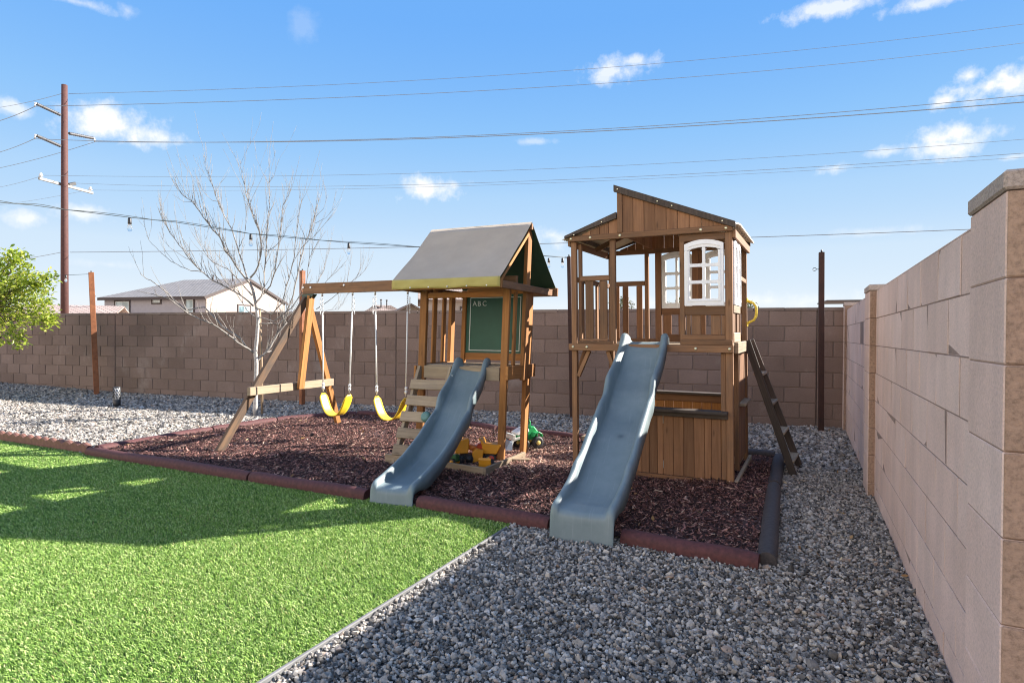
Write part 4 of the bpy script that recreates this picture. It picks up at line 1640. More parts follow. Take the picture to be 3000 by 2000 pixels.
# bench and braces on the open side
p2('bench', W_GREY, (.055, .48, .06, .30, .292, .318))
p2('bench_support', W_DARK, (.075, .46, .10, .13, .02, .291))
for a, b, vv in (((.16, 1.105), (.055, .87), .024), ((.335, 1.105), (.40, .90), .024)):
    mb = MB()
    mb.bar(W2(a[0], vv, a[1]), W2(b[0], vv, b[1]), .034, .034, side=tuple(N2))
    mb.build('knee_brace', W_TOWER, ph, bevel=.003)
mb = MB()
mb.bar(W2(.024, .30, 1.105), W2(.024, .05, .85), .034, .034, side=tuple(E2))
mb.build('knee_brace', W_TOWER, ph, bevel=.003)
# slide
BED2 = [(-.06, 1.185), (.0, 1.180), (.05, 1.135), (.18, 1.02), (.34, .895), (.45, .83), (.53, .765), (.60, .69), (.70, .635), (.90, .535), (1.14, .385), (1.30, .29), (1.42, .235), (1.56, .205), (1.66, .19), (1.70, .182)]
RIM2 = [(-.06, 1.238), (-.035, 1.255), (.0, 1.262), (.035, 1.25), (.07, 1.205), (.10, 1.16), (.18, 1.10), (.34, 1.0), (.44, .955), (.515, .915), (.555, .85), (.585, .79), (.64, .755), (.70, .735), (.84, .645), (1.02, .54), (1.17, .44), (1.22, .415), (1.32, .385), (1.37, .34), (1.44, .305), (1.58, .255), (1.70, .225)]
slide('slide', ph, (-.560, 5.27), (-.735, 3.54), BED2, RIM2, .155, .192)
# ladder
mb = None
LT0, LB0 = W2(1.425, .74, 1.175), Vector((.695, 5.85, -.01))
LT1, LB1 = W2(1.425, 1.10, 1.175), Vector((.800, 6.33, -.01))
ld_up = Vector((.35, 0, 1)).normalized()
for a, b in ((LT0, LB0), (LT1, LB1)):
    mb = MB()
    dd = (b - a).normalized()
    mb.bar(a - dd * .02, b, .028, .062, side=tuple((E2 + Vector((0, 0, .35))).normalized()))
    mb.build('ladder_rail', W_DARK, ph, bevel=.003)
for t in (.24, .46, .68, .885):
    a, b = LT0.lerp(LB0, t), LT1.lerp(LB1, t)
    dd = (b - a).normalized()
    mb = MB()
    mb.bar(a + dd * .016, b - dd * .016, .085, .022)
    mb.build('ladder_step', W_GREY, ph, bevel=.003)
mb = MB()
hp = [W2(1.386, 1.12, 1.575), W2(1.41, 1.12, 1.565), W2(1.445, 1.12, 1.55), W2(1.468, 1.12, 1.52), W2(1.472, 1.12, 1.47), W2(1.466, 1.12, 1.42), W2(1.448, 1.12, 1.385), W2(1.415, 1.12, 1.37), W2(1.386, 1.12, 1.352)]
mb.tube(hp, .0125, 10)
mb.box(W2, 1.386, 1.394, 1.095, 1.145, 1.555, 1.60)
mb.box(W2, 1.386, 1.394, 1.095, 1.145, 1.325, 1.37)
mb.build('grab_handle', HANDLE, ph)
for u_, z_ in ((.012, 2.112), (.196, 2.112), (.468, 2.112), (1.148, 2.112), (1.345, 2.112), (.024, 1.138), (.155, 1.138), (1.10, 1.138), (1.365, 1.138)):
    mb = MB()
    mb.lathe(W2(u_, -.031, z_), -N2, [(-.001, .0125), (.004, .0125), (.0055, .006), (.007, .004)], 14)
    mb.build('bolt', BRASS, ph)
for u_ in (.455, .92, .80, 1.32, .05, .31):
    zz = SL_R(u_) if u_ > .45 else SL_L(u_)
    mb = MB()
    mb.lathe(W2(u_, -.050, zz - .03), -N2, [(-.001, .007), (.004, .007), (.006, .003)], 10)
    mb.build('bolt', BRASS, ph)

# ------------------------------------------------------------------ toys and sandbox boards by the swing set tower
sb = thing('sandbox_frame', 'weathered low boards of a sandbox under the canopy tower', 'sandbox', (-2.0, 5.2, 0))
for a, b in (((-2.95, 5.06), (-1.85, 4.815)), ((-1.845, 4.80), (-1.735, 5.60))):
    mb = MB()
    mb.bar((*a, .045), (*b, .045), .03, .12)
    mb.build('board', W_GREY, sb, bevel=.004)


def frame(origin, ang):
    c, s_ = math.cos(ang), math.sin(ang)
    o = Vector(origin)
    return lambda x, y, z: o + Vector((c * x - s_ * y, s_ * x + c * y, z))


def rounded(mb, fn, x0, x1, y0, y1, z0, z1):
    mb.box(fn, x0, x1, y0, y1, z0, z1, rn=.5)


def wheel(parent, fn, x, y, z, r, w, hubm, nm='wheel'):
    c = fn(x, y, z)
    ax = fn(x, y + 1, z) - c
    mb = MB()
    mb.lathe(c - ax * w / 2, ax, [(0, r * .72), (.006, r * .95), (w * .3, r), (w * .7, r), (w - .006, r * .95), (w, r * .72)], 22)
    for k in range(16):
        th = 2 * math.pi * k / 16
        ex = fn(x + math.cos(th), y, z + math.sin(th)) - c
        mb.bar(c + ex * (r * .97) - ax * w * .48, c + ex * (r * .97) + ax * w * .48, r * .14, r * .16, side=tuple(ex))
    o = mb.build(nm, RUBBER, parent)
    mb = MB()
    for sgn in (-1, 1):
        mb.lathe(c + ax * (sgn * w * .47), ax * sgn, [(0, r * .70), (.006, r * .68), (.008, r * .40), (.014, r * .30), (.016, r * .12)], 18)
    mb.build('hub', hubm, o, base=parent['_base'])


# loader tractor
tr = thing('toy_tractor', 'green and white toy loader tractor with yellow hubs behind the tower post', 'toy', (-1.835, 6.12, .045))
_f0 = frame((-1.905, 6.12, .045), math.radians(226))
f = lambda x, y, z: _f0(x * .74, y * .80, z * .86)
YEL = plain('yellow_hub', (.72, .55, .16), .45)
for x_, y_, r_ in ((-.155, .12, .085), (-.155, -.12, .085), (.045, .11, .068), (.045, -.11, .068)):
    wheel(tr, f, x_, y_, r_ * .92 - .008, r_ * .78, .042, YEL)
mb = MB()
mb.prism([(-.20, .10), (.10, .09), (.13, .12), (.12, .19), (-.02, .215), (-.07, .26), (-.13, .27), (-.20, .20)], lambda u, v, z: f(u, v, z), -.07, .07)
mb.build('body', GREEN_T, tr, bevel=.012)
for sy in (.10, -.10):
    mb = MB()
    mb.prism([(-.245, .135), (-.225, .18), (-.17, .205), (-.11, .195), (-.07, .15), (-.085, .14), (-.12, .175), (-.17, .185), (-.215, .165), (-.235, .13)], f, sy - .035, sy + .035)
    mb.build('fender', GREEN_T, tr, bevel=.004)
mb = MB()
mb.prism([(-.04, .20), (.15, .165), (.16, .195), (.04, .245), (-.03, .25)], f, -.095, .095)
mb.build('hood', WHITE, tr, bevel=.01)
mb = MB()
mb.prism([(-.01, .2485), (.05, .2435), (.05, .248), (-.01, .2535)], f, -.06, .06)
mb.build('hood_panel', BLUE_T, tr, bevel=.001)
mb = MB()
for sy in (-.055, .055):
    mb.tube([f(-.07, sy, .25), f(-.065, sy, .325), f(-.055, sy * .9, .34)], .010, 8)
mb.tube([f(-.058, -.055, .338), f(-.058, .055, .338)], .011, 8)
mb.build('roll_bar', GREEN_T, tr)
for sy in (-.10, .10):
    mb = MB()
    mb.prism([(.02, .17), (.24, .135), (.30, .03), (.27, .02), (.215, .105), (.02, .145)], f, sy - .012, sy + .012)
    mb.build('loader_arm', GREY_T, tr, bevel=.003)
mb = MB()
mb.box(f, .195, .235, -.115, .115, .125, .185)
for i in range(9):
    mb.box(f, .235, .243, -.10 + i * .023, -.088 + i * .023, .165, .182)
mb.build('grille', GREY_T, tr, bevel=.003)
mb = MB()
mb.prism([(.27, .01), (.40, -.015), (.405, -.005), (.31, .035), (.30, .115), (.29, .12), (.265, .10)], f, -.15, .15)
for sy in (-.152, .148):
    mb.prism([(.27, .01), (.40, -.015), (.31, .115), (.27, .11)], f, sy, sy + .006)
mb.build('bucket', BLUE_T, tr, bevel=.002)

# dump truck
dt = thing('toy_truck', 'yellow toy dump truck with a red cab beside the front tower post', 'toy', (-2.01, 5.33, .05))
f = frame((-2.01, 5.33, .05), math.radians(180 + 6))
for x_, y_ in ((.065, .055), (.065, -.055), (-.05, .055), (-.05, -.055)):
    wheel(dt, f, x_, y_, .036, .042, .032, RED_T)
mb = MB()
mb.box(f, -.09, .10, -.045, .045, .045, .07)
mb.build('chassis', BLACK, dt, bevel=.003)
mb = MB()
mb.prism([(.035, .07), (.115, .07), (.115, .105), (.09, .165), (.04, .17)], f, -.052, .052)
mb.build('cab', RED_T, dt, bevel=.006)
mb = MB()
mb.prism([(-.135, .155), (-.095, .078), (.03, .078), (.055, .19), (.085, .215), (.06, .218), (.02, .175), (-.135, .165)], f, -.066, .066)
mb.build('dump_bed', YELLOW, dt, bevel=.005)

# tipped dump truck
td = thing('toy_truck', 'tipped yellow toy dumper half hidden behind the swing set slide', 'toy', (-2.20, 5.24, .05))
f = frame((-2.20, 5.24, .05), math.radians(25))
mb = MB()
mb.box(f, -.06, .06, -.05, .05, .03, .075)
mb.build('chassis', BLACK, td, bevel=.006)
mb = MB()
mb.prism([(-.10, .08), (.02, .085), (.03, .215), (.015, .22), (-.07, .20), (-.10, .16)], f, -.06, .05)
mb.build('cab', YELLOW, td, bevel=.008)
mb = MB()
mb.prism([(.055, .0), (.15, .02), (.165, .115), (.10, .13), (.06, .10)], f, -.085, .03)
mb.build('dump_bed', YELLOW, td, bevel=.006)
mb = MB()
mb.lathe(f(.06, .05, .10), (.2, .1, 1), [(0, .055), (.03, .06), (.045, .05), (.05, .02)], 18)
mb.build('drum', ORANGE_T, td)
wheel(td, f, -.05, -.075, .035, .038, .03, BLACK)
wheel(td, f, .03, -.075, .035, .038, .03, BLACK)

gt = thing('toy_tractor', 'small dark green toy tractor with yellow hubs beside the slide', 'toy', (-2.265, 5.07, .05))
f = frame((-2.265, 5.07, .05), math.radians(160))
for x_, r_ in ((-.045, .034), (.045, .026)):
    for y_ in (-.042, .042):
        wheel(gt, f, x_, y_, r_ - .004, r_, .024, YELLOW)
mb = MB()
mb.prism([(-.075, .035), (.075, .03), (.075, .06), (.0, .068), (-.02, .10), (-.07, .10)], f, -.026, .026)
mb.build('body', GREEN_D, gt, bevel=.006)

lo_ = thing('toy_digger', 'little yellow and black toy digger at the sandbox corner', 'toy', (-1.915, 5.02, .05))
f = frame((-1.915, 5.02, .05), math.radians(-80))
for y_ in (-.05, .05):
    wheel(lo_, f, -.03, y_, .035, .042, .03, BLACK)
mb = MB()
mb.box(f, -.06, .02, -.035, .035, .04, .085)
mb.build('body', BLACK, lo_, bevel=.006)
mb = MB()
mb.prism([(.02, .02), (.05, .015), (.06, .09), (.045, .105), (.03, .06), (.015, .055)], f, -.055, .055)
mb.build('shovel', YELLOW, lo_, bevel=.004)
mb = MB()
mb.bar(f(-.02, -.03, .075), f(.04, -.03, .10), .012, .02)
mb.bar(f(-.02, .03, .075), f(.04, .03, .10), .012, .02)
mb.build('loader_arm', YELLOW, lo_, bevel=.002)

bc = thing('toy_ball', 'pale pink toy bucket lying behind the tipped dumper', 'toy', (-2.22, 5.62, .05))
mb = MB()
mb.lathe((-2.24, 5.60, .10), (1, .3, .25), [(0, .045), (.09, .062), (.094, .066), (.10, .066), (.10, .055), (.03, .045)], 20)
mb.build('bucket', PINK_T, bc)
bc.name = 'toy_bucket'

mb = MB()
mb.bar((-1.80, 5.30, .075), (-1.63, 5.44, .055), .06, .045)
o = mb.build('wood_block', W_STAKE, base=(-1.7, 5.37, .06), bevel=.004)
tag(o, 'pale wood block lying in the mulch beside the front tower post', 'wood block')

# ------------------------------------------------------------------ rusty posts, path light
def post(px_b, px_t, Y, w, label, rot=.5, mat=RUST, eye=False):
    b, t = at_y(*px_b, Y), at_y(*px_t, Y)
    r = thing('steel_post', label, 'post', (b.x, b.y, 0), 'rusty steel posts along the back wall')
    mb = MB()
    d = (t - b).normalized()
    side = Vector((math.sin(rot), math.cos(rot), 0))
    mb.bar(b - d * .15, t, w, w, side=tuple(side))
    mb.build('tube', mat, r, bevel=.004)
    mb = MB()
    mb.tube([t + Vector((0, 0, -.004)), t + Vector((.0, 0, .03))], .012, 8)
    mb.build('top_bolt', BLACK, r)
    if eye:
        mb = MB()
        c = b.lerp(t, .905) + Vector((-w * .5, 0, 0))
        mb.tube([c, c + Vector((-.03, 0, 0))] + [c + Vector((-.05 - .02 * math.cos(a + math.pi), 0, .02 * math.sin(a))) for a in np.linspace(0, 6.28, 13)], .004, 6)
        mb.build('eye_bolt', BLACK, r)
    return b, t


PB, PT = {}, {}
PB['L'], PT['L'] = post((283, 1151), (267, 798), 8.7, .092, 'rusty steel post lit orange, leaning beside the leafy tree', rot=.62)
PB['M'], PT['M'] = post((885, 1182), (886, 793), 8.75, .075, 'rusty steel post rising behind the slanted swing frame', rot=.3)
PB['P'], PT['P'] = post((1676, 1231), (1667, 752), 8.75, .055, 'rusty steel post close behind the playhouse corner', rot=.0, mat=RUST_SHADE)
PB['R'], PT['R'] = post((2405, 1257), (2407, 739), 8.75, .064, 'rusty steel post coloured shade-dark beside the wall corner, with an eye bolt', rot=.0, eye=True, mat=RUST_SHADE)

bl = thing('path_light', 'short dark path light with a cut out leaf pattern on the gravel', 'path light', (-9.40, 7.42, 0))
gz = 0.0
c0 = Vector((-9.40, 7.42, -.02))
mb = MB()
mb.lathe(c0, (0, 0, 1), [(0, .055), (.15, .055), (.152, .052)], 24)
mb.build('base', BLACK, bl)
mb = MB()
mb.lathe(c0 + Vector((0, 0, .152)), (0, 0, 1), [(0, .050), (.195, .050), (.197, .046)], 24)
mb.build('diffuser', WHITE, bl)
mb = MB()
for k in range(13):
    th = 2 * math.pi * k / 13
    for z0 in (.155, .215, .275):
        t1 = th + .35
        pts = [c0 + Vector((math.cos(th + (t1 - th) * q) * .0535, math.sin(th + (t1 - th) * q) * .0535, z0 + .075 * q)) for q in (0, .5, 1)]
        mb.tube(pts, [.003, .0075, .003], 5)
mb.lathe(c0 + Vector((0, 0, .345)), (0, 0, 1), [(0, .056), (.012, .056), (.016, .05)], 24)
mb.build('leaf_screen', BLACK, bl)

# ------------------------------------------------------------------ string lights
def sag_pts(a, b, sag, n=24):
    a, b = Vector(a), Vector(b)
    return [a.lerp(b, i / n) - Vector((0, 0, 4 * sag * (i / n) * (1 - i / n))) for i in range(n + 1)]


def string_light(label, path, bulbs, twist=True, rad=.0036):
    r = thing('string_light', label, 'string light', tuple(path[0]), 'string lights strung over the yard')
    mb = MB()
    mb.tube(path, rad, 6)
    mb.build('cable', CABLE, r)
    if twist:
        mb = MB()
        mb.tube([p + Vector((0, 0, .016 * abs(math.sin(i * .52)))) for i, p in enumerate(path)], .0028, 5)
        mb.build('support_wire', CABLE, r)
    for p in bulbs:
        mb = MB()
        mb.lathe(p + Vector((0, 0, .006)), (0, 0, -1), [(0, .010), (.012, .017), (.05, .018), (.062, .019), (.068, .015)], 12)
        s_ = mb.build('socket', BLACK, r)
        mb = MB()
        mb.lathe(p + Vector((0, 0, -.062)), (0, 0, -1), [(0, .013), (.012, .017), (.035, .025), (.055, .024), (.070, .014), (.075, .004)], 14)
        mb.build('bulb', BULB, s_, base=r['_base'])


# long span: house side (off frame) to the post behind the playhouse
pixs = [(-260, 545, 4.4), (0, 593, 5.2), (95, 601, 5.5), (190, 614, 5.75), (380, 637, 6.2), (515, 651, 6.55), (735, 685, 7.0), (857, 697, 7.25), (1022, 711, 7.6), (1240, 725, 7.95), (1450, 738, 8.4)]
pth = [at_w(*p) for p in pixs] + [PT['P'] + Vector((0, 0, -.02))]
fine = []
for i in range(len(pth) - 1):
    for k in range(4):
        fine.append(pth[i].lerp(pth[i + 1], k / 4))
fine.append(pth[-1])
string_light('long black string light sagging across the sky to the post behind the playhouse', fine, [at_w(380, 639, 6.2), at_w(735, 687, 7.0), at_w(1022, 713, 7.6), at_w(1608, 757, 8.75), at_w(1648, 757, 8.8)])
a_ = PT['L'] + Vector((0, 0, -.03))
e_ = at_w(-200, 808, 11.5)
string_light('string light with white bulb running between the leafy tree and the leaning post', sag_pts(e_, a_, .03), [at_w(163, 800, 12.1), at_w(193, 806, 12.2)], twist=False)

# ------------------------------------------------------------------ bare tree
TW = 9.06      # depth of the trunk
tree = thing('bare_tree', 'leafless young tree with pale bark in front of the brown wall', 'tree', (-6.58, 7.42, 0))
rt = random.Random(5)


def zz2(x, y):
    return (400 + x / 3.136, 450 + y / 3.136)


def zz3(x, y):
    return (550 + x / 2.613, 780 + y / 2.613)


LIMBS = [
    # (points in photo pixels, start radius m, end radius, start depth offset, end depth offset)
    ([(747, 1215), (750, 1120), (751, 1063), (748, 1032), (753, 985), (756, 940), (752, 905)], .034, .024, 0, 0),
    ([(752, 905), (749, 888), (741, 850), (731, 826)], .022, .015, 0, .05),
    ([zz3(505, 662), zz3(440, 620), zz3(380, 580), zz3(290, 505), zz3(200, 450), zz3(90, 400), zz3(0, 360), zz2(300, 1330), zz2(150, 1290), zz2(0, 1262)], .016, .003, 0, -.9),
    ([zz3(470, 640), zz3(400, 550), zz3(270, 462), zz3(130, 310), zz2(450, 1440), zz2(300, 1290), zz2(150, 1175), zz2(80, 1140), zz2(35, 1100)], .014, .003, 0, -.5),
    ([zz3(518, 740), zz3(560, 690), zz3(605, 655), zz3(650, 585), zz3(690, 510), zz3(760, 430), zz2(1350, 1530), zz2(1440, 1300), zz2(1500, 1000), zz2(1540, 860), zz2(1600, 690), zz2(1640, 590), zz2(1680, 370)], .018, .003, 0, .5),
    ([zz3(600, 660), zz3(630, 652), zz3(665, 645)], .011, .009, 0, .1),
    ([zz2(1035, 1185), zz2(990, 1130), zz2(920, 1040), zz2(870, 965), zz2(810, 880), zz2(760, 760), zz2(700, 700), zz2(640, 620), zz2(550, 495), zz2(510, 440), zz2(420, 380), zz2(340, 250)], .014, .0025, 0, -.4),
    ([zz2(1030, 1180), zz2(990, 1050), zz2(940, 900), zz2(880, 700), zz2(800, 560), zz2(740, 420), zz2(690, 270), zz2(650, 150), zz2(630, 20)], .011, .002, 0, .35),
    ([zz2(1045, 1140), zz2(1100, 1080), zz2(1130, 1000), zz2(1148, 900), zz2(1130, 720), zz2(1080, 580), zz2(1040, 480), zz2(1000, 350), zz2(965, 180), zz2(955, 60)], .013, .002, 0, -.1),
    ([zz2(1090, 1380), zz2(1150, 1310), zz2(1172, 1220), zz2(1175, 1100), zz2(1190, 900), zz2(1198, 680), zz2(1220, 480), zz2(1218, 270), zz2(1217, 50)], .013, .002, 0, .3),
    ([zz2(1165, 1290), zz2(1230, 1210), zz2(1270, 1080), zz2(1300, 880), zz2(1330, 640), zz2(1345, 480), zz2(1400, 370), zz2(1420, 310)], .010, .002, .2, -.3),
    ([zz2(1100, 1420), zz2(1250, 1470), zz2(1330, 1380), zz2(1400, 1150), zz2(1450, 950), zz2(1465, 780), zz2(1500, 530), zz2(1520, 400)], .010, .002, 0, -.6),
    ([zz2(1120, 1500), zz2(1260, 1540), zz2(1420, 1420), zz2(1560, 1230), zz2(1590, 960), zz2(1620, 890), zz2(1740, 710)], .010, .002, 0, -.2),
    ([zz2(1060, 1300), zz2(960, 1190), zz2(840, 1060), zz2(700, 1000), zz2(590, 850), zz2(545, 730)], .010, .002, 0, .6),
    ([zz2(1075, 1400), zz2(1000, 1330), zz2(850, 1240), zz2(700, 1165), zz2(590, 1080), zz2(500, 985), zz2(430, 890), zz2(310, 730), zz2(240, 620), zz2(195, 490)], .012, .0022, 0, -.3),
    ([zz2(600, 1085), zz2(500, 1075), zz2(410, 1040), zz2(310, 985), zz2(200, 890), zz2(120, 800), zz2(90, 750)], .006, .0018, -.2, -.3),
    ([zz2(510, 990), zz2(430, 945), zz2(300, 860), zz2(220, 760)], .004, .0015, -.2, -.1),
    ([zz2(1090, 1500), zz2(1020, 1440), zz2(900, 1250), zz2(820, 1180), zz2(720, 1020), zz2(620, 860), zz2(570, 740)], .008, .002, 0, .8),
    ([zz2(1130, 1560), zz2(1300, 1560), zz2(1500, 1400), zz2(1640, 1230), zz2(1720, 1080), zz2(1750, 920)], .009, .002, 0, .9),
    ([zz2(1560, 1330), zz2(1700, 1220), zz2(1790, 1130), zz2(1865, 1065)], .005, .0018, .5, .7),
    ([zz2(1650, 1430), zz2(1800, 1330), zz2(1930, 1220), zz2(2050, 1120), zz2(2120, 1045)], .006, .0018, .6, .9),
    ([zz2(1640, 1480), zz2(1760, 1440), zz2(1850, 1430), zz2(1905, 1380)], .004, .0015, .5, .8),
    ([zz2(1930, 1200), zz2(1950, 1090), zz2(1985, 890)], .0035, .0013, .8, .9),
    ([zz2(940, 860), zz2(985, 770), zz2(1008, 640), zz2(1010, 500)], .005, .0016, .1, .1),
    ([zz2(1460, 960), zz2(1530, 850), zz2(1620, 770), zz2(1695, 690)], .005, .0015, .3, .2),
    ([zz2(1195, 905), zz2(1290, 840), zz2(1345, 770), zz2(1375, 710)], .005, .0015, .2, .0),
    ([zz2(1215, 272), zz2(1160, 180), zz2(1085, 0)], .0035, .0013, .3, .4),
    ([zz2(1217, 272), zz2(1265, 200), zz2(1305, 50)], .0035, .0013, .3, .2),
    ([zz2(1000, 358), zz2(1050, 320), zz2(1085, 262)], .003, .0013, -.1, 0),
    ([zz2(750, 440), zz2(690, 430), zz2(620, 360), zz2(560, 250)], .004, .0013, .2, .1),
    ([zz2(512, 443), zz2(430, 440), zz2(330, 378)], .0035, .0013, -.3, -.3),
    ([zz2(1350, 470), zz2(1385, 420), zz2(1420, 320)], .0045, .0015, 0, 0),
    ([zz2(1645, 580), zz2(1720, 500), zz2(1762, 372)], .0035, .0013, .4, .5),
    ([zz2(1640, 640), zz2(1740, 590), zz2(1825, 500)], .0035, .0013, .4, .5),
]
trunk_m, limb_m = MB(), MB()
twigs = []
nb = 0
for li, (pix, r0, r1, d0, d1) in enumerate(LIMBS):
    n = len(pix)
    pts = []
    for i, (x, y) in enumerate(pix):
        t = i / (n - 1)
        pts.append(at_w(x, y, TW + d0 + (d1 - d0) * t))
    if li == 0:
        pts[0].z = -.05
    # subdivide with slight wobble
    fine, rad = [], []
    for i in range(n - 1):
        for k in range(3):
            t = (i + k / 3) / (n - 1)
            q = pts[i].lerp(pts[i + 1], k / 3)
            if i + k > 0 and r0 < .02:
                q = q + Vector((rt.uniform(-1, 1), rt.uniform(-1, 1), rt.uniform(-1, 1))) * .006
            fine.append(q)
            rad.append((r0 + (r1 - r0) * t ** .8) * (1.0 if li == 0 else 1.12))
    fine.append(pts[-1])
    rad.append(r1)
    (trunk_m if li == 0 else limb_m).tube(fine, rad, 8 if r0 > .01 else 5, rn=.5)
    # twigs off the limb
    if li >= 2:
        m = len(fine)
        for k in range(4, m - 1):
            for _k in range((1 if rt.random() < .45 else 0) if li in (2, 3, 15, 16, 30) else (2 if rt.random() < .5 else 1)):
                q = fine[k]
                d = (fine[min(k + 1, m - 1)] - fine[k - 1]).normalized()
                rv = Vector((rt.uniform(-1, 1), rt.uniform(-1, 1), rt.uniform(-.1, 1))).normalized()
                dr = (d * .9 + rv * .6 + Vector((0, 0, .45))).normalized()
                L = rt.uniform(.12, .55) * (1 if rt.random() < .7 else 1.5)
                segs = 5
                p, tw = q.copy(), [q.copy()]
                for s_ in range(segs):
                    dr = (dr + Vector((rt.uniform(-.2, .2), rt.uniform(-.2, .2), rt.uniform(.0, .28)))).normalized()
                    p = p + dr * (L / segs)
                    tw.append(p.copy())
                rr = min(rad[k] * .6, .0046)
                limb_m.tube(tw, [rr + (.0014 - rr) * i / segs for i in range(segs + 1)], 4, rn=.5)
                if rt.random() < .5:
                    p = tw[2].copy()
                    dr2 = (tw[3] - tw[2]).normalized() + Vector((rt.uniform(-1, 1), rt.uniform(-1, 1), rt.uniform(0, .8))) * .7
                    dr2.normalize()
                    limb_m.tube([p, p + dr2 * L * .25, p + (dr2 + Vector((0, 0, .2))).normalized() * L * .5], [.0018, .0014, .0008], 4, rn=.5)
                # buds
            if rt.random() < .35:
                q = fine[k]
                o_ = Vector((rt.uniform(-1, 1), rt.uniform(-1, 1), rt.uniform(-1, 1))).normalized()
                limb_m.tube([q, q + o_ * (rad[k] + .006)], [.003, .0015], 4, rn=.5)
trunk_m.build('trunk', BARK, tree)
limb_m.build('crown', BARK_L, tree)
mb = MB()
mb.tube([(-6.485, 7.47, -.05), (-6.50, 7.465, .9), (-6.53, 7.46, 1.62)], .019, 10)
o = mb.build('tree_stake', W_STAKE, base=(-6.49, 7.46, 0))
tag(o, 'pale round wooden stake standing right beside the bare tree trunk', 'stake')


# ------------------------------------------------------------------ leafy trees
def leafy(name, label, base, crown, radii, n_br, leaf_n, leaf_len, mat, bark, seed, trunk_r=.05, sprays=True, extra=()):
    r = thing(name, label, 'tree', tuple(base))
    q = random.Random(seed)
    b = Vector(base)
    c = Vector(crown)
    wood_m = MB()
    wood_m.tube([b - Vector((0, 0, .1)), b.lerp(c, .45) + Vector((.05, .03, 0)), c - Vector((0, 0, radii[2] * .3))], [trunk_r, trunk_r * .8, trunk_r * .6], 8)
    tips = []
    for i in range(n_br):
        d = Vector((q.gauss(0, 1), q.gauss(0, 1), q.gauss(.15, .9))).normalized()
        k = q.uniform(.55, 1.05)
        e = c + Vector((d.x * radii[0], d.y * radii[1], d.z * radii[2])) * k
        s_ = b.lerp(c, q.uniform(.45, 1.0))
        m_ = s_.lerp(e, .5) + Vector((q.uniform(-.1, .1), q.uniform(-.1, .1), q.uniform(0, .15)))
        wood_m.tube([s_, m_, e], [trunk_r * .3, trunk_r * .18, .004], 5)
        tips.append((m_, e, d))
    for (e, d) in extra:
        s_ = c
        e = Vector(e)
        m_ = s_.lerp(e, .55)
        wood_m.tube([s_, m_, e], [.015, .01, .003], 5)
        for _ in range(5):
            tips.append((m_, e, (e - m_).normalized()))
    wood_m.build('trunk', bark, r)
    V, Fc, rn = [], [], []
    per = max(1, leaf_n // len(tips))
    for (m_, e, d) in tips:
        tone = q.uniform(-.2, .2)
        for k in range(per):
            t = q.random() ** .6
            p = m_.lerp(e, t) + Vector((q.gauss(0, 1), q.gauss(0, 1), q.gauss(0, 1))) * (.11 * radii[0] * (1.15 - .6 * t))
            ld = (d * .6 + Vector((q.uniform(-1, 1), q.uniform(-1, 1), q.uniform(-.6, .9)))).normalized()
            up = Vector((q.uniform(-.8, .8), q.uniform(-.8, .8), 1)).normalized()
            sd = ld.cross(up).normalized()
            up = sd.cross(ld)
            L = leaf_len * q.uniform(.65, 1.25)
            w_ = L * q.uniform(.22, .32)
            i0 = len(V)
            V += [p, p + ld * L * .35 + sd * w_ + up * L * .06, p + ld * L * .75 + sd * w_ * .75 + up * L * .05, p + ld * L - up * L * .05, p + ld * L * .75 - sd * w_ * .75 + up * L * .05, p + ld * L * .35 - sd * w_ + up * L * .06]
            Fc += [(i0, i0 + 1, i0 + 2, i0 + 3), (i0, i0 + 3, i0 + 4, i0 + 5)]
            v_ = min(1, max(0, q.random() * .8 + .1 + tone))
            rn += [v_, v_]
    me = bpy.data.meshes.new('crown')
    me.from_pydata([tuple(v - b) for v in V], [], Fc)
    at = me.attributes.new('rnd', 'FLOAT', 'FACE')
    at.data.foreach_set('value', rn)
    me.materials.append(mat)
    o = bpy.data.objects.new('crown', me)
    COL.objects.link(o)
    o.parent = r
    return r


ctr = at_w(5, 880, 10.6)
leafy('leafy_tree', 'yellow green leafy citrus tree standing in front of the back wall', (ctr.x - .55, ctr.y + .1, .08), ctr + Vector((-.35, .0, .05)), (.94, .80, .76), 120, 6800, .072, LEAF, BARK_D, 3, trunk_r=.05,
      extra=[(at_w(40, 742, 10.4), 0), (at_w(70, 752, 10.6), 0), (at_w(150, 815, 10.5), 0), (at_w(140, 885, 10.4), 0), (at_w(118, 830, 10.5), 0), (at_w(145, 948, 10.3), 0), (at_w(160, 935, 10.4), 0), (at_w(60, 1005, 10.2), 0)])
for (px, py, w_, rr, lab, sd) in ((1822, 885, 24, .55, 'wispy desert tree behind the wall seen through the playhouse railing', 21), (1985, 893, 23, .62, 'bushy desert tree behind the wall seen through the playhouse windows', 22), (2196, 893, 26, .5, 'thin desert tree top just over the wall beside the yellow handle', 23)):
    c = at_w(px, py, w_)
    leafy('desert_tree', lab, (c.x, c.y, 0), c - Vector((0, 0, .12)), (rr * .9, rr * .9, rr * .62), 46, 900 if sd != 22 else 1900, .075, LEAF_D, BARK_D, sd, trunk_r=.04)

# ------------------------------------------------------------------ utility pole and power lines
up = thing('utility_pole', 'tall rust brown steel utility pole with insulator arms', 'utility pole', (-31.64, 22.125, 0))
PB_ = Vector((-31.64, 22.125, 0))
KD = Vector((-.14, .99, 0)).normalized()
mb = MB()
mb.tube([PB_ + Vector((-.02, 0, -.3)), PB_ + Vector((-.01, 0, 7)), PB_ + Vector((0, 0, 13.9))], [.185, .165, .135], 12)
mb.build('pole', POLE_RUST, up)


def K(a, z, off=0.0):
    return PB_ + KD * a + Vector((KD.y, -KD.x, 0)) * off + Vector((0, 0, z))


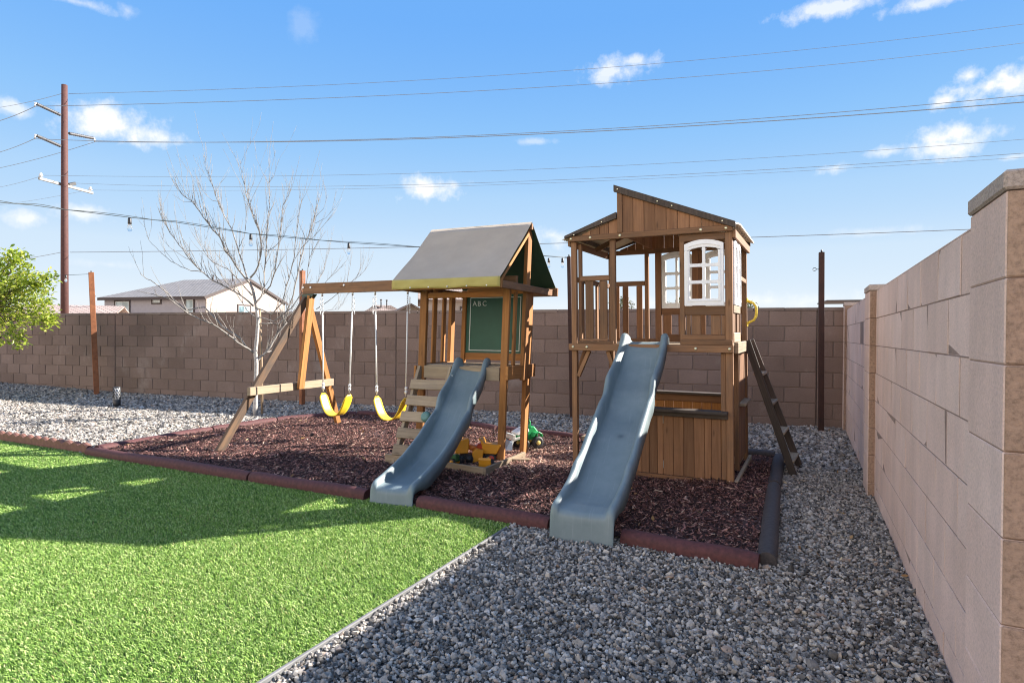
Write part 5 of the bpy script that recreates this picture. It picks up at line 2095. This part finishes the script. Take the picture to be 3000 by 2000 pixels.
for (b, t) in ((K(-.14, 12.29), K(-1.58, 12.38)), (K(-.14, 10.705), K(-1.58, 10.84)), (K(.15, 11.50), K(1.79, 11.745))):
    mb = MB()
    n = 26
    pts = [b.lerp(t, .06 + .90 * i / n) for i in range(n + 1)]
    mb.tube(pts, [.085 if i % 2 else .06 for i in range(n + 1)], 8)
    o = mb.build('insulator', CABLE if False else plain('dark_insulator', (.06, .06, .065), .5), up)
    mb = MB()
    mb.bar(b + Vector((0, 0, -.22)), b + Vector((0, 0, .22)), .20, .16)
    mb.build('bracket', SASH, up, bevel=.01)
    mb = MB()
    mb.tube([t - (t - b) * .05, t], .05, 8)
    mb.tube([t, t + Vector((0, 0, -.17))], .03, 6)
    mb.build('clamp', CHROME, up)
mb = MB()
mb.bar(K(-1.25, 8.83, -.16), K(1.83, 8.82, -.16), .10, .13)
arm_ = mb.build('cross_arm', plain('pale_grey_arm', (.24, .235, .22), .7), up, bevel=.008)
for a in (-1.14, 1.68):
    mb = MB()
    mb.lathe(K(a, 8.89, -.16), (0, 0, 1), [(0, .03), (.06, .03), (.07, .09), (.10, .09), (.12, .05), (.15, .08), (.18, .05), (.22, .04)], 12)
    mb.build('pin_insulator', SASH, up)
mb = MB()
mb.bar(K(.42, 8.92, -.2), K(.80, 9.08, -.2), .12, .16)
mb.bar(K(.55, 8.9, -.2), K(.55, 9.1, -.2), .05, .05)
mb.build('switch', BLACK, up, bevel=.01)


def wire(label, p0, S2, dz, sag, r_=.016, tmax=.72):
    p0 = Vector(p0)
    pts = []
    for i in range(41):
        t = tmax * i / 40
        pts.append(p0 + Vector((S2[0] * t, S2[1] * t, dz * t - 4 * sag * t * (1 - t))))
    mb = MB()
    mb.tube(pts, r_ * .8, 5)
    o = mb.build('power_line', WIRE, base=p0)
    tag(o, label, 'power line', 'power lines across the sky')


wire('thin topmost wire running from the pole top', (-31.673, 22.359, 13.547), (88, 39.48), 16.0, 2.34, .014)
wire('dark wire from the upper near insulator, second from the top of the sky', (-31.412, 20.513, 12.203), (88, 52.9), 20.3, 2.28, .018)
wire('wire from the far side insulator, upper of the close pair in mid sky', (-31.89, 23.894, 11.559), (88, 14.83), 4.83, 2.41, .018)
wire('wire from the lower near insulator, lower of the close pair in mid sky', (-31.413, 20.518, 10.634), (88, -.59), -.62, 2.65, .017)
wire('faint wire from the near end of the pale cross arm', (-31.481, 21.001, 8.99), (88, 16.65), 4.82, 2.23, .009)
wire('faint wire from the middle of the pale cross arm', (-31.6, 22.35, 8.95), (88, -5.86), -.84, 2.40, .008)
wire('faint wire from the far end of the pale cross arm', (-31.875, 23.784, 8.93), (88, 5.44), 1.06, 1.71, .007)
wire('straight telephone line low over the roofs', (-31.682, 22.421, 5.391), (88, 10.66), 1.51, .72, .018)
for lab, p0, pxl, wl_, r_ in (('short wire leaving the pole top, away over the leafy tree', K(.0, 13.5), (-60, 322), 37, .011), ('wire leaving the upper near insulator, away over the leafy tree', K(-1.6, 12.2), (-60, 368), 36, .016),
                              ('wire leaving the lower near insulator, away over the leafy tree', K(-1.6, 10.65), (-60, 459), 36, .014), ('wire leaving the far insulator, passing behind the pole', K(1.79, 11.56), (-60, 504), 38, .013),
                              ('thin wire leaving the near end of the cross arm over the leafy tree', K(-1.14, 9.0), (-60, 556), 36, .008), ('thin wire leaving the far end of the cross arm over the leafy tree', K(1.68, 9.0), (-60, 606), 40, .007),
                              ('low telephone line leaving the pole over the leafy tree', K(0, 5.39), (-60, 769), 40, .014)):
    mb = MB()
    mb.tube(sag_pts(p0, at_w(*pxl, wl_), .12, 12), r_, 5)
    o = mb.build('power_line', WIRE, base=p0)
    tag(o, lab, 'power line', 'power lines across the sky')


# ------------------------------------------------------------------ houses beyond the wall
def roof_slope(mb, pts):
    """quad eave-left, eave-right, ridge-right, ridge-left (or triangle) with metre UVs, 6 cm thick"""
    P = [Vector(p) for p in pts]
    u = (P[1] - P[0]).normalized()
    nn = (P[1] - P[0]).cross(P[-1] - P[0]).normalized()
    v = nn.cross(u)
    b = len(mb.v)
    th = nn * -.12
    mb.v += P + [p + th for p in P]
    n = len(P)
    uv = [((p - P[0]).dot(u), (p - P[0]).dot(v)) for p in P]
    mb.face([b + i for i in range(n)], uv, .5)
    mb.face([b + n + i for i in reversed(range(n))], [uv[i] for i in reversed(range(n))], .5)
    for i in range(n):
        j = (i + 1) % n
        mb.face([b + j, b + i, b + n + i, b + n + j], [(0, 0), (.2, 0), (.2, .1), (0, .1)], .5)


def house_frame(corner, ang):
    c, s_ = math.cos(ang), math.sin(ang)
    o = Vector((corner.x, corner.y, 0))
    return lambda x, y, z: o + Vector((c * x - s_ * y, s_ * x + c * y, z))


def win(parent, fn, x0, x1, z0, z1, y, axis='x', mull=True, trim=TRIM):
    """window on the plane y (axis x) or x (axis y), outward towards -y / +x"""
    g = (lambda a, d, z: fn(a, y - d, z)) if axis == 'x' else (lambda a, d, z: fn(y + d, a, z))
    mb = MB()
    t = .16
    mb.box(g, x0 - t, x0, .0, .07, z0 - t, z1 + t)
    mb.box(g, x1, x1 + t, .0, .07, z0 - t, z1 + t)
    mb.box(g, x0, x1, .0, .07, z1, z1 + t)
    mb.box(g, x0, x1, .0, .07, z0 - t, z0)
    o = mb.build('window', trim, parent)
    mb = MB()
    mb.box(g, x0 + .001, x1 - .001, .004, .012, z0 + .001, z1 - .001)
    mb.build('pane', GLASS_H, o, base=parent['_base'])
    mb = MB()
    mb.box(g, x0 + .002, x0 + .06, .013, .04, z0 + .06, z1 - .06)
    mb.box(g, x1 - .06, x1 - .002, .013, .04, z0 + .06, z1 - .06)
    mb.box(g, x0 + .002, x1 - .002, .013, .04, z0 + .002, z0 + .058)
    mb.box(g, x0 + .002, x1 - .002, .013, .04, z1 - .058, z1 - .002)
    if mull:
        xm = (x0 + x1) / 2
        mb.box(g, xm - .03, xm + .03, .013, .04, z0 + .06, z1 - .06)
    else:
        zm = (z0 + z1) / 2
        mb.box(g, x0 + .06, x1 - .06, .013, .04, zm - .03, zm + .03)
    mb.build('sash', SASH, o, base=parent['_base'])


# two storey house
cor = at_w(601, 861, 62)
lf = at_w(306, 865, 65.7)
rg = at_w(802, 884, 76.7)
cor.z = lf.z = rg.z = 0
ang = math.atan2(cor.y - lf.y, cor.x - lf.x)
Wd = (cor - lf).length
fh = house_frame(cor, ang)      # x: along the front to the right, y: back
Dp = 12.6
EV, RG = 5.15, 7.45
h1 = thing('house', 'grey and cream two storey house with a grey tiled roof behind the bare tree', 'house', tuple(cor))
mb = MB()
mb.box(fh, -Wd, -.02, 0, .25, 0, EV - .05)
mb.box(fh, -Wd, -Wd + .25, .25, Dp, 0, EV - .05)
mb.box(fh, -Wd, -.02, Dp - .25, Dp, 0, EV - .05)
mb.build('wall', STUCCO, h1)
mb = MB()
poly = [(0, 0), (Dp, 0), (Dp, EV - .1), (Dp / 2, RG - .25), (0, EV - .1)]
b = len(mb.v)
mb.prism(poly, lambda u, v, z: fh(v, u, z), -.02, .16)
mb.build('gable_wall', STUCCO_L, h1)
rm = MB()
ov = .45
hx = -Wd - ov
rx0 = -Wd + Dp / 2 * .72
roof_slope(rm, [fh(hx, -ov, EV - .12), fh(ov * .7, -ov, EV - .12), fh(ov * .7, Dp / 2, RG), fh(rx0, Dp / 2, RG)])
roof_slope(rm, [fh(ov * .7, Dp + ov, EV - .12), fh(hx, Dp + ov, EV - .12), fh(rx0, Dp / 2, RG), fh(ov * .7, Dp / 2, RG)])
roof_slope(rm, [fh(hx, Dp + ov, EV - .12), fh(hx, -ov, EV - .12), fh(rx0, Dp / 2, RG)])
r1 = rm.build('roof', TILE_G, h1, fixn=False)
mb = MB()
mb.box(fh, hx, ov * .7, -ov - .03, -ov + .06, EV - .42, EV - .13)
mb.bar(fh(ov * .72, -ov, EV - .30), fh(ov * .72, Dp / 2, RG - .2), .1, .26, side=(0, 0, 1))
mb.bar(fh(ov * .72, Dp + ov, EV - .30), fh(ov * .72, Dp / 2, RG - .2), .1, .26, side=(0, 0, 1))
mb.build('fascia', TRIM, r1, base=h1['_base'])


def xf(px):    # photo x -> position along the front wall
    d = ray(px, 900)
    o = fh(0, 0, 0)
    nrm_ = fh(0, 1, 0) - o
    q = EYE + d * ((o - EYE).dot(nrm_) / d.dot(nrm_))
    return (q - o).dot(fh(1, 0, 0) - o)


win(h1, fh, xf(339), xf(379), 2.9, 4.62, -.005)
win(h1, fh, xf(448), xf(470), 4.43, 4.78, -.005, mull=False)
win(h1, fh, xf(545), xf(567), 2.9, 4.72, -.005, mull=False)
win(h1, fh, 4.6, 6.4, 2.6, 4.3, .165, axis='y', mull=True)
for px, zt in ((513, 7.55), (573, 7.65)):
    mb = MB()
    q = fh(xf(px), Dp * .42, 0)
    mb.tube([q + Vector((0, 0, 6.4)), q + Vector((0, 0, 7.75))], .06, 8)
    mb.lathe(q + Vector((0, 0, 7.7)), (0, 0, 1), [(0, .1), (.12, .1), (.14, .03)], 8)
    mb.build('vent_pipe', TRIM, r1, base=h1['_base'])


def simple_house(label, p_l, p_r, w_l, w_r, eave_z, ridge_z, depth, tile, wallm, gable_front=False, ov=.5, hip=0.0, wins=(), vents=()):
    a, b = at_w(p_l, 900, w_l), at_w(p_r, 900, w_r)
    a.z = b.z = 0
    an_ = math.atan2(b.y - a.y, b.x - a.x)
    L = (b - a).length
    fn = house_frame(a, an_)
    h = thing('house', label, 'house', tuple(a))
    mb = MB()
    if gable_front:
        mb.prism([(0, 0), (L, 0), (L, eave_z), (L / 2, ridge_z - .15), (0, eave_z)], fn, 0, depth)
    else:
        mb.box(fn, 0, L, 0, depth, 0, eave_z)
    mb.build('wall', wallm, h)
    rm = MB()
    if gable_front:
        sl = (ridge_z - eave_z) / (L / 2)
        roof_slope(rm, [fn(-ov, depth, eave_z - ov * sl), fn(-ov, -ov, eave_z - ov * sl), fn(L / 2, -ov, ridge_z), fn(L / 2, depth, ridge_z)])
        roof_slope(rm, [fn(L + ov, -ov, eave_z - ov * sl), fn(L + ov, depth, eave_z - ov * sl), fn(L / 2, depth, ridge_z), fn(L / 2, -ov, ridge_z)])
    else:
        roof_slope(rm, [fn(-ov, -ov, eave_z), fn(L + ov, -ov, eave_z), fn(L + ov - hip, depth / 2, ridge_z), fn(-ov + hip, depth / 2, ridge_z)])
        roof_slope(rm, [fn(L + ov, depth + ov, eave_z), fn(-ov, depth + ov, eave_z), fn(-ov + hip, depth / 2, ridge_z), fn(L + ov - hip, depth / 2, ridge_z)])
        if hip:
            roof_slope(rm, [fn(L + ov, -ov, eave_z), fn(L + ov, depth + ov, eave_z), fn(L + ov - hip, depth / 2, ridge_z)])
            roof_slope(rm, [fn(-ov, depth + ov, eave_z), fn(-ov, -ov, eave_z), fn(-ov + hip, depth / 2, ridge_z)])
    ro = rm.build('roof', tile, h, fixn=False)
    for (x0, x1, z0, z1) in wins:
        win(h, fn, L * x0, L * x1, z0, z1, -.005)
    for (x, z0, z1) in vents:
        mb = MB()
        q = fn(L * x, depth * .4, 0)
        mb.tube([q + Vector((0, 0, z0)), q + Vector((0, 0, z1))], .06, 8)
        mb.lathe(q + Vector((0, 0, z1)), (0, 0, 1), [(0, .12), (.08, .12), (.1, .03)], 8)
        mb.build('vent_pipe', TRIM, ro, base=h['_base'])
    return h


simple_house('low house with a pink tiled roof behind the utility pole', 60, 312, 44, 46, 2.5, 3.42, 7, TILE_P, STUCCO_L, vents=((.73, 2.9, 4.1),))
simple_house('far house with a pale blue grey roof between the bare tree and the swing frame', 796, 905, 88, 90, 3.4, 5.0, 10, TILE_B, STUCCO_L, hip=3)
simple_house('far cream gabled house right behind the top of the swing frame', 905, 950, 70, 71, 2.3, 3.8, 9, TILE_B, STUCCO_L, gable_front=True)
simple_house('low house with a tan tiled hip roof and two vents above the swings', 1052, 1190, 58, 59, 3.0, 4.28, 9, TILE_T, STUCCO_L, hip=3.6, vents=((.47, 3.9, 4.75), (.60, 3.9, 4.7)))
simple_house('tan gabled house right of the swings, roof edge facing the yard', 1140, 1262, 52, 53, 3.0, 3.95, 9, TILE_T, plain('tan_stucco', (.33, .27, .215), .95), gable_front=True)
simple_house('cream house with a tan tiled roof seen through the canopy tower', 1246, 1470, 50, 51, 4.15, 5.6, 10, TILE_T, STUCCO_L, wins=((.47, .57, 2.5, 3.45),), ov=.6)
po = at_w(2423, 880, 30)
pt = thing('patio_cover', 'thin flat patio roof edge beyond the wall beside the dark post', 'patio cover', (po.x, po.y, 0))
mb = MB()
mb.box(lambda x, y, z: Vector((po.x + x, po.y + y, z)), 0, 4.0, 0, 3.0, po.z - .04, po.z + .02)
mb.build('roof', TRIM, pt)
for x_ in (.9, 3.8):
    mb = MB()
    mb.box(lambda x, y, z: Vector((po.x + x, po.y + y, z)), 1.6 + x_ - .9, 1.7 + x_ - .9, .3, .4, 0, po.z - .04)
    mb.build('leg', TRIM, pt)

for r in ROOTS:
    if '_base' in r:
        del r['_base']
